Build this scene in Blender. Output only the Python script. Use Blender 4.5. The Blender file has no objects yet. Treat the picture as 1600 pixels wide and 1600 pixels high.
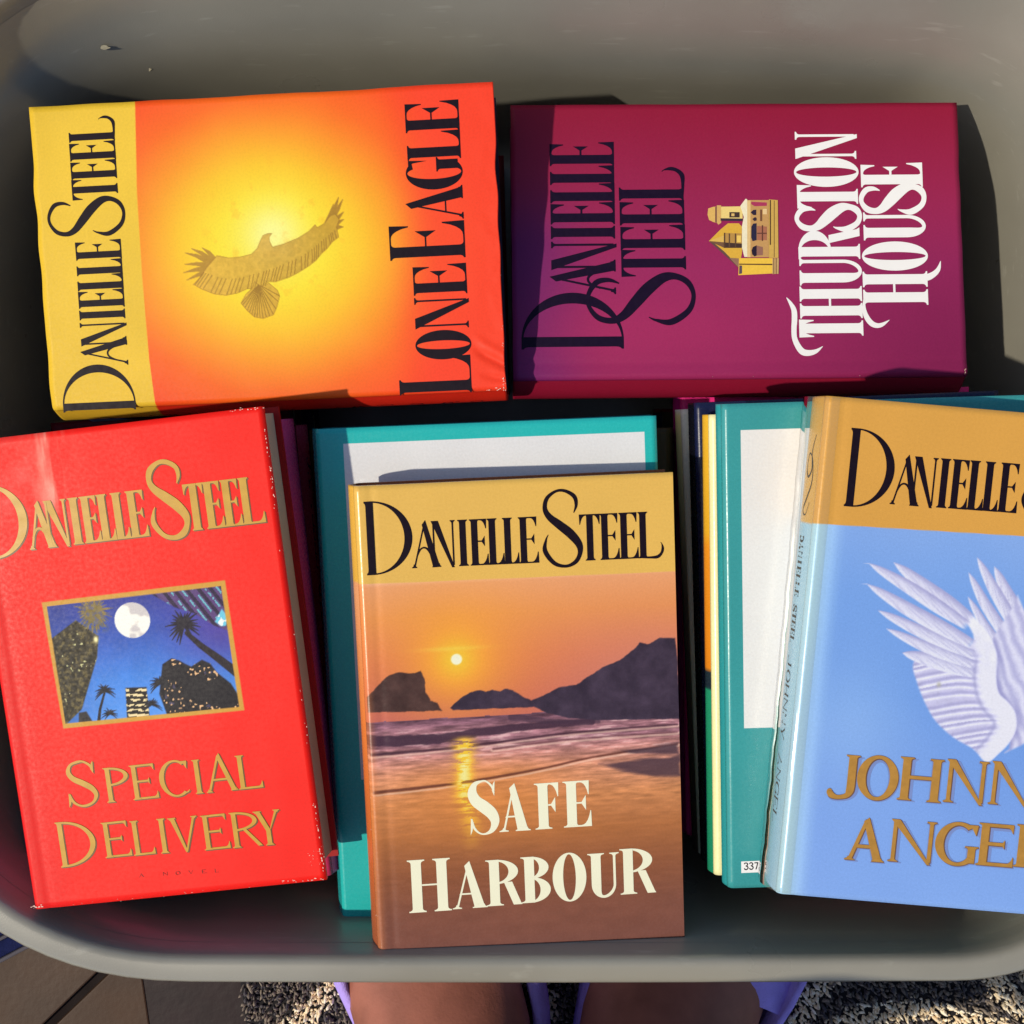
import bpy, math, random
import numpy as np
from mathutils import Matrix, Vector, Euler

rnd = random.Random(7)
S = bpy.context.scene
COL = S.collection

# ------------------------------------------------------------------ camera, sky, sun
cam_data = bpy.data.cameras.new('camera')
cam = bpy.data.objects.new('camera', cam_data)
COL.objects.link(cam)
cam.location = (0.0, 0.04708, 0.59815)
cam.rotation_euler = (math.radians(-4.5), 0, 0)
cam_data.sensor_width = 36
cam_data.lens = 36 * 1836 / 1600
cam_data.clip_start = 0.01
cam_data.clip_end = 500
S.camera = cam

SUN_TO = Vector((0.965, 0.27, 0)).normalized()
SUN_EL = math.radians(53)
sun_dir = Vector((SUN_TO.x * math.cos(SUN_EL), SUN_TO.y * math.cos(SUN_EL), -math.sin(SUN_EL)))
sd = bpy.data.lights.new('sun', 'SUN')
sd.energy = 3.4
sd.angle = math.radians(1.0)
sd.color = (1.0, 0.90, 0.72)
sun = bpy.data.objects.new('sun', sd)
COL.objects.link(sun)
sun.rotation_euler = sun_dir.to_track_quat('-Z', 'Y').to_euler()
sun.location = (-2, -0.6, 2)

W = bpy.data.worlds.new('World')
S.world = W
W.use_nodes = True
nt = W.node_tree
bg = nt.nodes['Background']
sky = nt.nodes.new('ShaderNodeTexSky')
sky.sky_type = 'NISHITA'
sky.sun_disc = False
sky.sun_elevation = SUN_EL
sky.sun_rotation = math.atan2(-SUN_TO.x, -SUN_TO.y)
nt.links.new(sky.outputs[0], bg.inputs[0])
bg.inputs[1].default_value = 0.11

S.view_settings.view_transform = 'Standard'
S.view_settings.look = 'None'
S.view_settings.exposure = 0.0
S.view_settings.gamma = 1
S.view_settings.use_curve_mapping = False

POSE = {"eagle":{"loc":[-0.003,0.06184,-0.00666],"rot":[-0.03994,-0.01045,1.61516],"W":0.154,"H":0.2369},"house":{"loc":[0.24178,0.07002,-0.02949],"rot":[0.01183,0.1509,1.58222],"W":0.1495,"H":0.2411},"red":{"loc":[-0.23814,-0.19613,0.03068],"rot":[0.0049,-0.03328,0.11723],"W":0.1481,"H":0.2338},"safe":{"loc":[-0.06805,-0.22589,0.02132],"rot":[0.02623,0.06817,0.04105],"W":0.1576,"H":0.2408},"teal":{"loc":[-0.0908,-0.22816,-0.01145],"rot":[0.01897,0.00134,0.04003],"W":0.1757,"H":0.2705},"teal2":{"loc":[0.1089,-0.18854,0.02244],"rot":[0.01557,0.00215,0.02989],"W":0.1665,"H":0.2432},"angel":{"loc":[0.12526,-0.17652,0.05798],"rot":[-0.022,0.00062,-0.08525],"W":0.1499,"H":0.2355}}
TEXT = {"safe_author":[["D",4.76,27.75,196.78,233.09],["A",26.45,41.5,199.21,222.12],["N",36.53,48.85,199.16,222.1],["I",49.76,55.02,199.1,222.07],["E",55.7,64.86,199.06,222.04],["L",64.4,72.66,199.01,222.02],["L",71.97,80.01,198.97,222.0],["E",79.78,89.68,198.92,221.97],["S",91.3,111.64,196.05,234.54],["T",109.78,120.68,198.75,221.88],["E",120.21,129.97,198.7,221.85],["E",129.74,139.52,198.65,221.82],["L",139.28,151.65,198.59,221.79]],"safe_title1":[["S",49.19,64.49,61.71,89.87],["A",63.93,80.88,62.49,86.75],["F",82.7,95.26,62.58,86.54],["E",97.2,111.52,62.67,86.66]],"safe_title2":[["H",17.06,38.63,23.12,50.75],["A",38.63,57.44,23.53,47.7],["R",56.53,74.38,23.88,48.1],["B",74.38,89.31,24.21,48.47],["O",90.46,107.75,23.85,48.98],["U",108.56,124.75,24.21,47.96],["R",125.1,143.33,25.28,49.42]],"red_author":[["D",4.82,26.82,175.97,211.98],["A",25.59,39.9,178.52,201.16],["N",35.18,46.86,178.54,201.17],["I",47.72,52.69,178.56,201.18],["E",53.34,61.96,178.58,201.19],["L",61.53,69.29,178.6,201.19],["L",68.64,76.17,178.62,201.2],["E",75.96,85.2,178.64,201.21],["S",86.7,105.57,175.97,213.55],["T",103.86,113.92,178.72,201.23],["E",113.49,122.47,178.74,201.24],["E",122.25,131.22,178.76,201.25],["L",131.01,142.3,178.79,201.26]],"red_title1":[["S",25.34,42.61,49.65,72.45],["P",45.15,57.31,50.2,67.63],["E",58.32,71.3,50.11,67.52],["C",72.48,87.62,49.67,67.73],["I",88.96,94.0,49.93,66.97],["A",94.67,111.1,49.85,68.54],["L",111.1,123.31,49.75,66.76]],"red_title2":[["D",17.31,36.3,20.0,43.01],["E",40.2,53.73,22.53,40.44],["L",54.57,65.55,22.18,39.74],["I",66.39,73.98,21.92,39.46],["V",73.47,88.28,21.64,39.17],["E",89.97,103.07,21.22,38.74],["R",104.24,118.83,20.83,38.67],["Y",115.98,129.37,20.54,38.03]],"red_novel":[["A",55.31,57.85,10.93,12.77],["N",67.41,69.79,10.46,12.3],["O",73.73,76.11,10.21,12.05],["V",80.18,82.57,9.96,11.8],["E",86.91,89.15,9.7,11.54],["L",93.35,95.31,9.46,11.3]],"angel_author":[["D",13.02,34.9,185.34,221.79],["A",33.67,47.93,188.11,211.06],["N",43.23,54.88,188.22,211.18],["I",55.74,60.71,188.35,211.31],["E",61.36,69.99,188.46,211.42],["L",69.56,77.34,188.57,211.53],["L",76.69,84.25,188.67,211.63],["E",84.03,93.32,188.78,211.74],["S",94.84,113.86,186.24,224.55],["T",112.13,122.29,189.18,212.15],["E",121.85,130.94,189.31,212.29],["E",130.72,139.8,189.44,212.41],["L",139.59,151.05,189.58,212.56]],"angel_title1":[["J",19.26,32.74,48.72,69.15],["O",32.11,51.62,48.89,69.8],["H",51.62,72.41,50.01,70.45],["N",72.81,93.85,50.78,71.21],["N",94.01,115.29,51.54,71.98],["Y",115.29,134.36,52.26,72.7]],"angel_title2":[["A",29.43,49.15,19.3,39.54],["N",49.7,72.37,20.24,40.47],["G",71.97,92.1,20.81,41.38],["E",91.86,109.61,21.94,42.18],["L",109.77,126.09,22.67,42.92]],"eagle_author":[["D",-1.65,22.37,192.52,230.94],["A",21.03,36.6,194.92,219.01],["N",31.47,44.16,194.8,218.86],["I",45.1,50.49,194.67,218.68],["E",51.19,60.54,194.56,218.55],["L",60.07,68.47,194.44,218.4],["L",67.77,75.91,194.34,218.27],["E",75.68,85.66,194.22,218.12],["S",87.28,107.6,191.14,230.98],["T",105.76,116.56,193.81,217.6],["E",116.11,125.74,193.68,217.43],["E",125.51,135.11,193.55,217.27],["L",134.88,146.96,193.41,217.09]],"eagle_title":[["L",-0.06,19.2,17.54,54.74],["O",17.33,32.23,17.1,45.0],["N",32.45,49.24,17.54,44.93],["E",50.11,65.51,17.53,44.85],["E",68.21,86.76,17.53,56.0],["A",86.87,104.78,17.52,46.01],["G",102.64,118.33,17.3,45.5],["L",117.48,131.62,17.52,44.57],["E",131.09,146.34,17.52,44.73]],"house_author1":[["D",16.47,46.86,182.22,236.53],["A",45.15,65.07,185.92,220.18],["N",58.49,74.8,185.89,220.19],["I",76.02,82.99,185.86,220.21],["E",83.9,96.05,185.83,220.22],["L",95.44,106.4,185.8,220.24],["L",105.49,116.17,185.78,220.25],["E",115.87,129.03,185.75,220.27]],"house_author2":[["S",28.66,57.41,143.98,201.46],["T",54.79,70.22,148.32,182.82],["E",69.56,83.39,148.47,183.03],["E",83.06,96.93,148.62,183.23],["L",96.6,114.17,148.78,183.46]],"house_title1":[["T",21.25,31.61,54.6,88.74],["H",31.79,49.11,54.7,88.04],["U",49.63,65.03,54.31,87.72],["R",63.89,80.74,54.93,87.97],["S",79.25,93.43,54.17,88.55],["T",91.24,104.85,55.12,87.82],["O",103.35,119.64,54.87,88.65],["N",118.05,134.13,55.32,88.12]],"house_title2":[["H",38.66,56.89,19.36,54.05],["O",57.33,73.2,19.19,53.53],["U",73.89,89.21,19.18,52.72],["S",88.33,104.4,19.16,53.62],["E",102.99,116.38,19.98,53.2]],"teal2_sticker":[["3",8.02,10.48,9.42,13.09],["3",10.65,13.02,9.47,13.14],["7",13.19,15.56,9.52,13.2],["4",15.73,18.1,9.58,13.25],["5",18.26,20.63,9.63,13.3]]}
ART = {"safe_band":[[-2.7,192.51],[158.51,191.12]],"safe_sun":[[46.61,152.49],[49.27,152.34]],"safe_rock1":[[1.46,135.74],[7.87,142.18],[13.05,146.42],[18.09,147.61],[22.47,146.69],[25.81,146.84],[28.62,147.82],[30.32,143.75],[30.66,136.9],[32.89,132.22],[36.17,130.88],[38.22,126.76],[1.61,128.11]],"safe_rock2":[[42.18,128.02],[46.24,131.44],[49.71,134.1],[53.11,135.39],[57.63,136.5],[60.37,134.97],[63.77,135.92],[67.66,135.24],[70.5,136.22],[73.84,135.34],[78.76,131.85],[83.16,129.31],[85.45,130.32],[91.17,132.52],[96.91,135.4],[105.98,136.26],[111.75,139.72],[119.82,144.43],[127.85,147.42],[135.37,152.5],[138.53,155.99],[142.81,154.84],[148.58,157.96],[156.53,157.3],[157.44,148.08],[158.01,115.69],[116.7,117.32],[102.0,119.23],[90.81,122.54],[84.17,126.03],[43.8,126.78]],"safe_w1":[[1.95,113.24],[34.22,112.67],[56.72,114.77],[88.33,116.57],[113.26,116.6]],"safe_w1b":[[72.73,121.64],[90.66,118.51],[116.68,116.74]],"safe_w2":[[2.15,106.25],[45.19,107.65],[101.75,111.74],[156.56,112.89]],"safe_w3":[[63.09,105.75],[101.63,108.28],[156.46,108.93]],"safe_w4":[[2.82,86.85],[44.38,89.2],[84.09,93.68],[112.67,98.32],[156.31,102.65]],"safe_p1":[[115.98,94.62],[135.46,95.75],[157.54,96.73],[157.62,85.94],[144.38,86.3],[127.28,90.41]],"safe_p2":[[127.6,101.13],[156.9,103.55],[157.32,97.21],[135.54,98.54]],"safe_ref":[[48.67,110.32],[47.57,84.93],[50.24,68.44]],"safe_hor":[[1.63,128.34],[157.76,115.12]],"safe_low":[[67.08,93.0],[65.77,60.39],[63.44,2.43]],"red_frame":[[27.59,152.43],[118.45,153.1],[119.09,88.67],[28.8,89.38]],"red_inner":[[29.89,150.14],[116.07,150.53],[116.73,90.67],[30.23,91.75]],"red_moon":[[70.64,138.81],[79.38,137.83]],"red_bl":[[30.54,134.63],[43.01,141.9],[53.0,132.88],[50.7,122.57],[39.41,98.0],[30.12,91.0],[26.01,129.85]],"red_tr":[[81.95,150.28],[117.28,151.14],[117.78,127.9],[110.07,131.77],[101.31,138.74],[92.13,142.77]],"red_br":[[82.2,115.67],[87.08,118.15],[90.63,116.63],[93.36,114.66],[96.14,112.99],[101.8,115.76],[105.61,113.46],[108.32,108.63],[114.26,102.68],[116.87,97.1],[117.05,90.26],[80.87,90.79],[78.6,101.3]],"red_mid":[[62.5,106.11],[72.76,105.36],[72.24,91.36],[60.98,90.68]],"red_bl2":[[37.63,96.28],[41.49,96.63],[43.75,91.42],[36.89,91.4]],"red_tur":[[110.7,133.57],[114.9,139.46],[117.01,135.86],[115.98,131.1],[113.71,130.98]],"red_trunk":[[96.24,129.56],[102.06,122.89],[109.36,116.06],[117.95,107.56]],"red_palms":[[95.4,134.16],[50.95,144.4],[51.98,105.75],[52.92,94.23],[79.73,106.49],[74.12,96.48]],"red_trunk2":[[51.86,105.0],[48.39,97.01],[46.95,91.45]],"eagle_body":[[75.27,144.92],[73.89,139.04],[73.96,133.07],[75.11,127.04],[77.85,123.88],[81.39,122.17],[84.2,120.5],[84.96,118.23],[84.99,116.0],[83.32,117.37],[81.15,117.35],[78.19,116.06],[79.36,110.41],[81.87,102.84],[85.18,96.71],[88.26,93.42],[86.77,92.55],[88.4,89.13],[92.52,85.19],[93.12,82.79],[90.15,80.9],[86.63,82.58],[81.54,81.77],[79.19,85.23],[76.08,88.0],[74.04,90.72],[70.58,93.89],[67.87,97.76],[64.54,103.9],[62.58,108.48],[60.73,115.3],[60.91,119.01],[59.6,122.07],[57.64,126.68],[57.82,130.4],[55.88,135.75],[55.08,141.79],[56.09,147.71],[58.97,154.25],[61.33,157.84],[65.51,153.8],[69.72,150.52],[72.5,147.72]],"eagle_tail":[[61.27,126.44],[58.95,123.61],[60.18,119.06],[56.34,114.83],[53.37,113.82],[47.62,115.75],[44.06,117.69],[42.41,123.17],[43.43,127.59],[46.89,131.11],[50.69,134.0],[54.94,131.33],[58.4,127.37]],"eagle_tipsL":[[70.34,148.24],[77.53,161.35],[79.54,157.92],[79.63,152.31],[71.74,161.98],[67.56,162.87],[63.7,161.42],[61.2,158.22]],"eagle_tipsR":[[87.52,85.85],[101.41,80.62],[100.09,78.63],[98.04,83.54],[93.98,78.47],[90.18,78.69],[86.45,79.05],[81.78,82.12]],"eagle_lead":[[73.89,146.5],[73.16,131.63],[76.04,116.56],[80.43,102.93],[86.36,91.47],[89.61,84.62]],"eagle_trail":[[61.3,157.09],[55.15,143.28],[57.64,126.68],[60.73,115.3],[66.53,100.07],[74.04,90.72],[80.88,82.92]],"eagle_tailc":[[59.71,124.3],[50.69,134.0],[46.89,131.11],[43.43,127.59],[42.41,123.17],[44.06,117.69],[53.37,113.82]],"eagle_glow":[[84.66,115.28],[83.18,85.74]],"eagle_center":[[78.28,117.91],[76.08,73.59]],"eagle_split":[[153.72,181.7],[109.25,184.0],[67.33,184.42],[24.83,183.84],[-4.96,181.97]],"wing_body":[[55.93,152.5],[63.93,147.91],[68.72,145.3],[75.32,139.83],[77.55,140.02],[80.86,137.28],[85.07,133.1],[89.45,127.42],[91.83,120.81],[92.29,111.74],[94.24,104.3],[99.22,100.16],[103.17,95.16],[104.23,87.63],[101.37,80.51],[97.37,75.58],[93.64,71.59],[90.98,71.67],[85.12,76.84],[75.55,81.38],[66.5,88.24],[61.21,95.41],[57.5,101.95],[55.53,106.34],[52.87,113.7],[56.35,120.06],[66.8,120.95],[78.42,124.97],[77.45,133.96]],"wing_body2":[[89.13,130.42],[92.2,136.73],[97.18,146.21],[98.18,150.82],[102.89,142.17],[112.26,132.39],[121.41,118.01],[124.59,103.08],[115.79,87.08],[107.46,80.26],[100.33,76.21],[102.37,78.3],[101.46,93.49],[92.99,101.92],[89.3,111.49],[88.7,120.54]],"wing_spine":[[64.17,145.67],[77.05,137.71],[85.56,128.6],[89.44,120.6],[89.76,110.76],[92.99,101.92],[99.8,94.88],[101.38,87.38],[97.79,78.67],[93.49,72.95]],"wing_outer":[[53.99,113.8],[56.44,104.9],[60.22,97.61],[66.42,89.0],[75.47,82.13],[85.08,77.21],[91.65,72.42]],"angel_band":[[-4.91,175.97],[98.13,178.47]],"teal_panel":[[14.55,263.61],[169.43,261.34]],"teal2_panel":[[9.9,230.34],[8.21,82.23]],"teal2_sticker":[[6.78,13.79],[6.71,7.79],[25.14,13.56]]}
MANSION = [["dome",[222,178,98],[[92.07,135.71],[92.98,132.77],[92.97,131.24],[84.23,131.45],[84.54,132.97],[85.75,135.42],[88.73,136.16]]],["finial",[120,80,70],[[92.79,131.97],[92.97,131.09],[84.23,131.3],[84.54,132.17]]],["ring",[214,170,100],[[93.71,131.08],[93.69,128.74],[84.21,128.97],[83.11,130.46],[84.23,131.3]]],["gable",[221,172,66],[[74.18,135.84],[80.51,129.43],[83.81,125.34],[83.77,119.5],[81.9,117.91],[67.26,118.28],[60.07,120.1],[67.9,127.91]]],["roofline",[105,75,70],[[74.18,135.84],[73.31,133.24],[68.64,127.89],[60.25,120.1],[59.7,120.48],[67.53,128.65]]],["drum",[236,206,124],[[92.95,128.76],[93.04,117.26],[85.61,117.45],[85.7,128.94]]],["drumshade",[62,52,62],[[86.63,129.28],[86.35,117.43],[84.94,117.47],[85.26,129.31]]],["drumwin",[70,55,50],[[89.94,124.46],[89.89,118.91],[86.92,118.99],[86.97,124.53]]],["drumlit",[225,185,110],[[89.19,123.38],[89.17,121.74],[87.69,121.78],[87.7,123.42]]],["turret",[186,142,74],[[78.64,127.72],[78.18,117.28],[70.4,117.48],[70.49,127.92]]],["turretd",[74,55,48],[[73.45,127.85],[72.62,117.42],[70.33,117.48],[70.41,127.92]]],["t1",[90,66,50],[[78.64,127.65],[78.63,126.92],[70.85,127.11],[70.86,127.84]]],["t2",[100,75,55],[[78.25,125.11],[78.24,124.38],[70.83,124.56],[70.84,125.29]]],["t3",[95,70,52],[[78.22,121.83],[78.21,121.1],[70.8,121.29],[70.81,122.02]]],["t4",[240,200,100],[[77.1,120.77],[77.08,118.58],[73.37,118.67],[73.39,120.86]]],["cone",[222,180,92],[[74.33,135.69],[77.15,127.76],[73.45,127.85]]],["coned",[120,88,66],[[74.18,135.69],[73.45,127.85],[70.49,127.92]]],["cornice",[238,226,190],[[93.24,118.53],[97.2,115.51],[96.75,114.72],[65.39,115.53],[65.4,117.06],[70.41,118.2],[82.27,117.9],[87.09,116.79]]],["block",[196,150,92],[[96.38,114.73],[96.29,103.12],[65.11,103.96],[65.2,115.53]]],["blocke",[226,190,128],[[96.19,114.73],[96.18,112.98],[65.19,113.79],[65.2,115.53]]],["a1",[170,60,90],[[95.43,112.64],[94.99,104.25],[93.13,104.3],[92.99,110.87],[94.13,112.67]]],["a2",[52,42,58],[[89.66,113.08],[90.95,111.66],[91.13,110.01],[88.15,110.09],[88.16,111.73]]],["a3",[60,46,58],[[85.94,112.34],[87.04,110.85],[86.66,109.95],[85.18,109.98],[84.81,111.09]]],["a4",[48,44,66],[[81.86,112.92],[83.52,111.85],[83.69,110.02],[74.42,110.27],[73.88,112.47],[75.92,113.14]]],["a4b",[170,108,82],[[82.2,109.88],[81.79,104.6],[74.37,104.8],[74.42,110.09]]],["a4c",[100,62,50],[[82.56,107.32],[82.55,106.59],[74.02,106.82],[74.02,107.55]]],["a4d",[105,66,54],[[78.49,109.98],[78.45,104.69],[77.78,104.71],[77.83,110.0]]],["a5",[46,38,52],[[68.88,113.15],[70.73,112.37],[71.64,110.34],[66.09,110.49],[65.54,111.6],[66.66,112.84]]],["a5b",[150,105,88],[[71.45,110.35],[70.69,107.09],[66.24,107.21],[66.09,110.49]]],["a6",[120,80,56],[[91.11,108.0],[91.1,106.91],[84.78,107.08],[84.79,108.17]]],["a7",[230,196,140],[[91.47,106.53],[91.45,104.34],[88.48,104.42],[88.5,106.61]]],["base",[206,166,84],[[96.66,103.11],[96.17,98.37],[64.7,98.88],[64.74,103.97]]],["b1",[82,60,44],[[96.28,102.68],[96.28,102.02],[71.76,102.69],[71.77,103.34]]],["b2",[126,96,56],[[95.89,100.5],[95.89,100.06],[65.08,100.91],[65.09,101.34]]],["sideroof",[150,112,88],[[64.91,125.07],[64.5,119.99],[60.06,119.67],[59.7,120.48]]],["side",[238,192,72],[[64.69,119.99],[64.54,102.16],[56.23,102.39],[55.46,120.58]]],["sd1",[96,70,46],[[61.73,120.06],[61.47,102.24],[60.73,102.26],[61.1,120.08]]],["sd2",[92,76,86],[[60.8,119.9],[60.61,118.45],[56.36,118.56],[56.01,120.21]]],["sideb",[200,160,104],[[64.54,102.16],[64.51,98.7],[56.01,99.12],[55.93,102.39]]],["sb1",[110,80,54],[[64.53,101.61],[64.53,101.18],[56.03,101.41],[56.04,101.85]]],["sb2",[110,80,54],[[64.52,100.34],[64.52,99.9],[56.02,100.14],[56.03,100.57]]]]
SWASH = [[[43.22,95.11,0.327],[40.17,93.07,1.797],[36.26,91.3,2.778],[31.07,91.19,2.941],[26.76,91.57,2.778],[21.58,91.46,2.778],[17.26,89.88,3.105],[13.97,87.42,3.431],[13.25,84.04,3.105],[14.16,80.17,2.124],[16.71,76.52,0.245]],[[41.99,53.67,0.817],[36.8,53.85,1.961],[32.46,52.71,2.778],[28.98,50.26,2.941],[27.66,47.31,2.614],[28.24,44.3,1.961],[30.62,40.54,0.245]],[[53.44,22.43,3.595],[53.67,18.99,3.595],[55.55,15.49,2.941],[58.15,13.24,2.124],[62.32,11.97,0.245]]]
FEATHERS = [[[27.41,159.84,0.163],[33.99,156.64,3.627],[47.16,150.24,6.046],[62.29,142.11,6.348],[77.45,133.96,4.232]],[[38.89,161.19,0.163],[44.65,157.55,4.118],[56.17,150.26,6.863],[67.39,143.68,7.206],[78.62,137.09,4.804]],[[27.52,150.08,0.163],[34.42,146.65,3.824],[48.26,139.79,6.373],[64.82,132.51,6.691],[81.41,125.22,4.461]],[[33.99,138.2,0.163],[40.57,135.61,3.431],[53.75,130.44,5.719],[67.81,125.58,6.005],[81.89,120.72,4.003]],[[38.91,129.93,0.163],[45.11,127.69,3.235],[57.52,123.19,5.392],[69.94,119.7,5.662],[82.38,116.21,3.775]],[[47.39,119.3,0.163],[51.48,118.64,3.922],[59.65,117.31,6.536],[71.21,114.88,6.863],[82.79,112.45,4.575]]]
FEATHERS2 = [[[75.18,148.11,0.163],[78.42,143.61,2.745],[84.91,134.6,4.575],[93.06,125.46,5.033],[101.22,116.29,3.66]],[[74.34,159.33,0.163],[77.48,154.58,3.039],[83.77,145.07,5.065],[92.9,133.77,5.572],[102.06,122.43,4.052]],[[85.94,163.17,0.163],[88.22,159.41,3.431],[92.8,151.87,5.719],[97.72,144.75,6.291],[102.64,137.62,4.575]],[[77.52,166.74,0.163],[80.57,162.11,3.235],[86.68,152.86,5.392],[94.24,142.19,5.931],[101.81,131.5,4.314]]]
EDGE = {"yellow":{"o":[0.1052,-0.1894,0.0035],"rz":0.0243,"H":0.239},"black":{"o":[0.1047,-0.1907,-0.0155],"rz":0.04,"H":0.2467},"grey":{"o":[0.1035,-0.1929,-0.0355],"rz":0.0517,"H":0.2457},"pink":{"o":[0.0993,-0.1893,-0.0555],"rz":0.0258,"H":0.2504},"purple1":{"o":[-0.1197,0.0472,-0.009],"rz":-3.0421,"H":0.2429},"purple2":{"o":[-0.118,0.0441,-0.041],"rz":-3.0621,"H":0.2436},"brown":{"o":[-0.116,0.0411,-0.073],"rz":-3.0922,"H":0.2505},"mid1":{"o":[0.0861,0.0427,-0.041],"rz":-3.1183,"H":0.225}}
RUG_LINES = [[[0.1736,-0.3617],[0.187,-0.3547],[0.1947,-0.3454],[0.2025,-0.3395],[0.2068,-0.3291]],[[0.1966,-0.3851],[0.2073,-0.3594],[0.2172,-0.343],[0.227,-0.3291]],[[0.2147,-0.3863],[0.2291,-0.3758],[0.2481,-0.3681],[0.265,-0.3664],[0.2875,-0.3646],[0.3102,-0.3699],[0.3386,-0.3769],[0.3571,-0.3898]],[[0.3257,-0.3233],[0.3351,-0.3372],[0.3434,-0.35],[0.3608,-0.3652],[0.3782,-0.3781]],[[0.3478,-0.3117],[0.356,-0.3244],[0.3644,-0.3384],[0.3828,-0.35]],[[-0.1695,-0.3875],[-0.1524,-0.3758],[-0.1409,-0.3652],[-0.1318,-0.3559],[-0.1249,-0.343]],[[0.0022,-0.3314],[0.0135,-0.3384],[0.0225,-0.3547],[0.0248,-0.3699]]]

# ------------------------------------------------------------------ helpers
def lin(c):
    c = np.asarray(c, float) / 255.0
    return np.where(c <= 0.04045, c / 12.92, ((c + 0.055) / 1.055) ** 2.4)

INK = np.array([1.02, 0.98, 0.92])
def ink(c):
    """printed colour -> base colour"""
    return np.clip((lin(c) - 0.007) / INK, 0.004, 0.86)

def tag(o, label=None, cat=None, group=None, kind=None):
    if label: o['label'] = label
    if cat: o['category'] = cat
    if group: o['group'] = group
    if kind: o['kind'] = kind
    return o

def obj(name, me, parent=None, mats=()):
    o = bpy.data.objects.new(name, me)
    COL.objects.link(o)
    if parent: o.parent = parent
    for m in mats: me.materials.append(m)
    return o

def empty(name, loc=(0, 0, 0), rot=(0, 0, 0)):
    o = bpy.data.objects.new(name, None)
    COL.objects.link(o)
    o.location = loc
    o.rotation_euler = rot
    o.empty_display_size = 0.03
    return o

def mesh(name, v, f, smooth=False):
    me = bpy.data.meshes.new(name)
    me.from_pydata([tuple(map(float, p)) for p in v], [], [tuple(int(i) for i in q) for q in f])
    if smooth:
        me.polygons.foreach_set('use_smooth', [True] * len(me.polygons))
    me.update()
    return me

def colour_attr(me, cols):
    a = me.color_attributes.new('ink', 'FLOAT_COLOR', 'POINT')
    c = np.ones((len(me.vertices), 4), np.float32)
    c[:, :3] = cols
    a.data.foreach_set('color', c.ravel())

def new_mat(name):
    m = bpy.data.materials.new(name)
    m.use_nodes = True
    return m, m.node_tree, m.node_tree.nodes['Principled BSDF']

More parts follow.
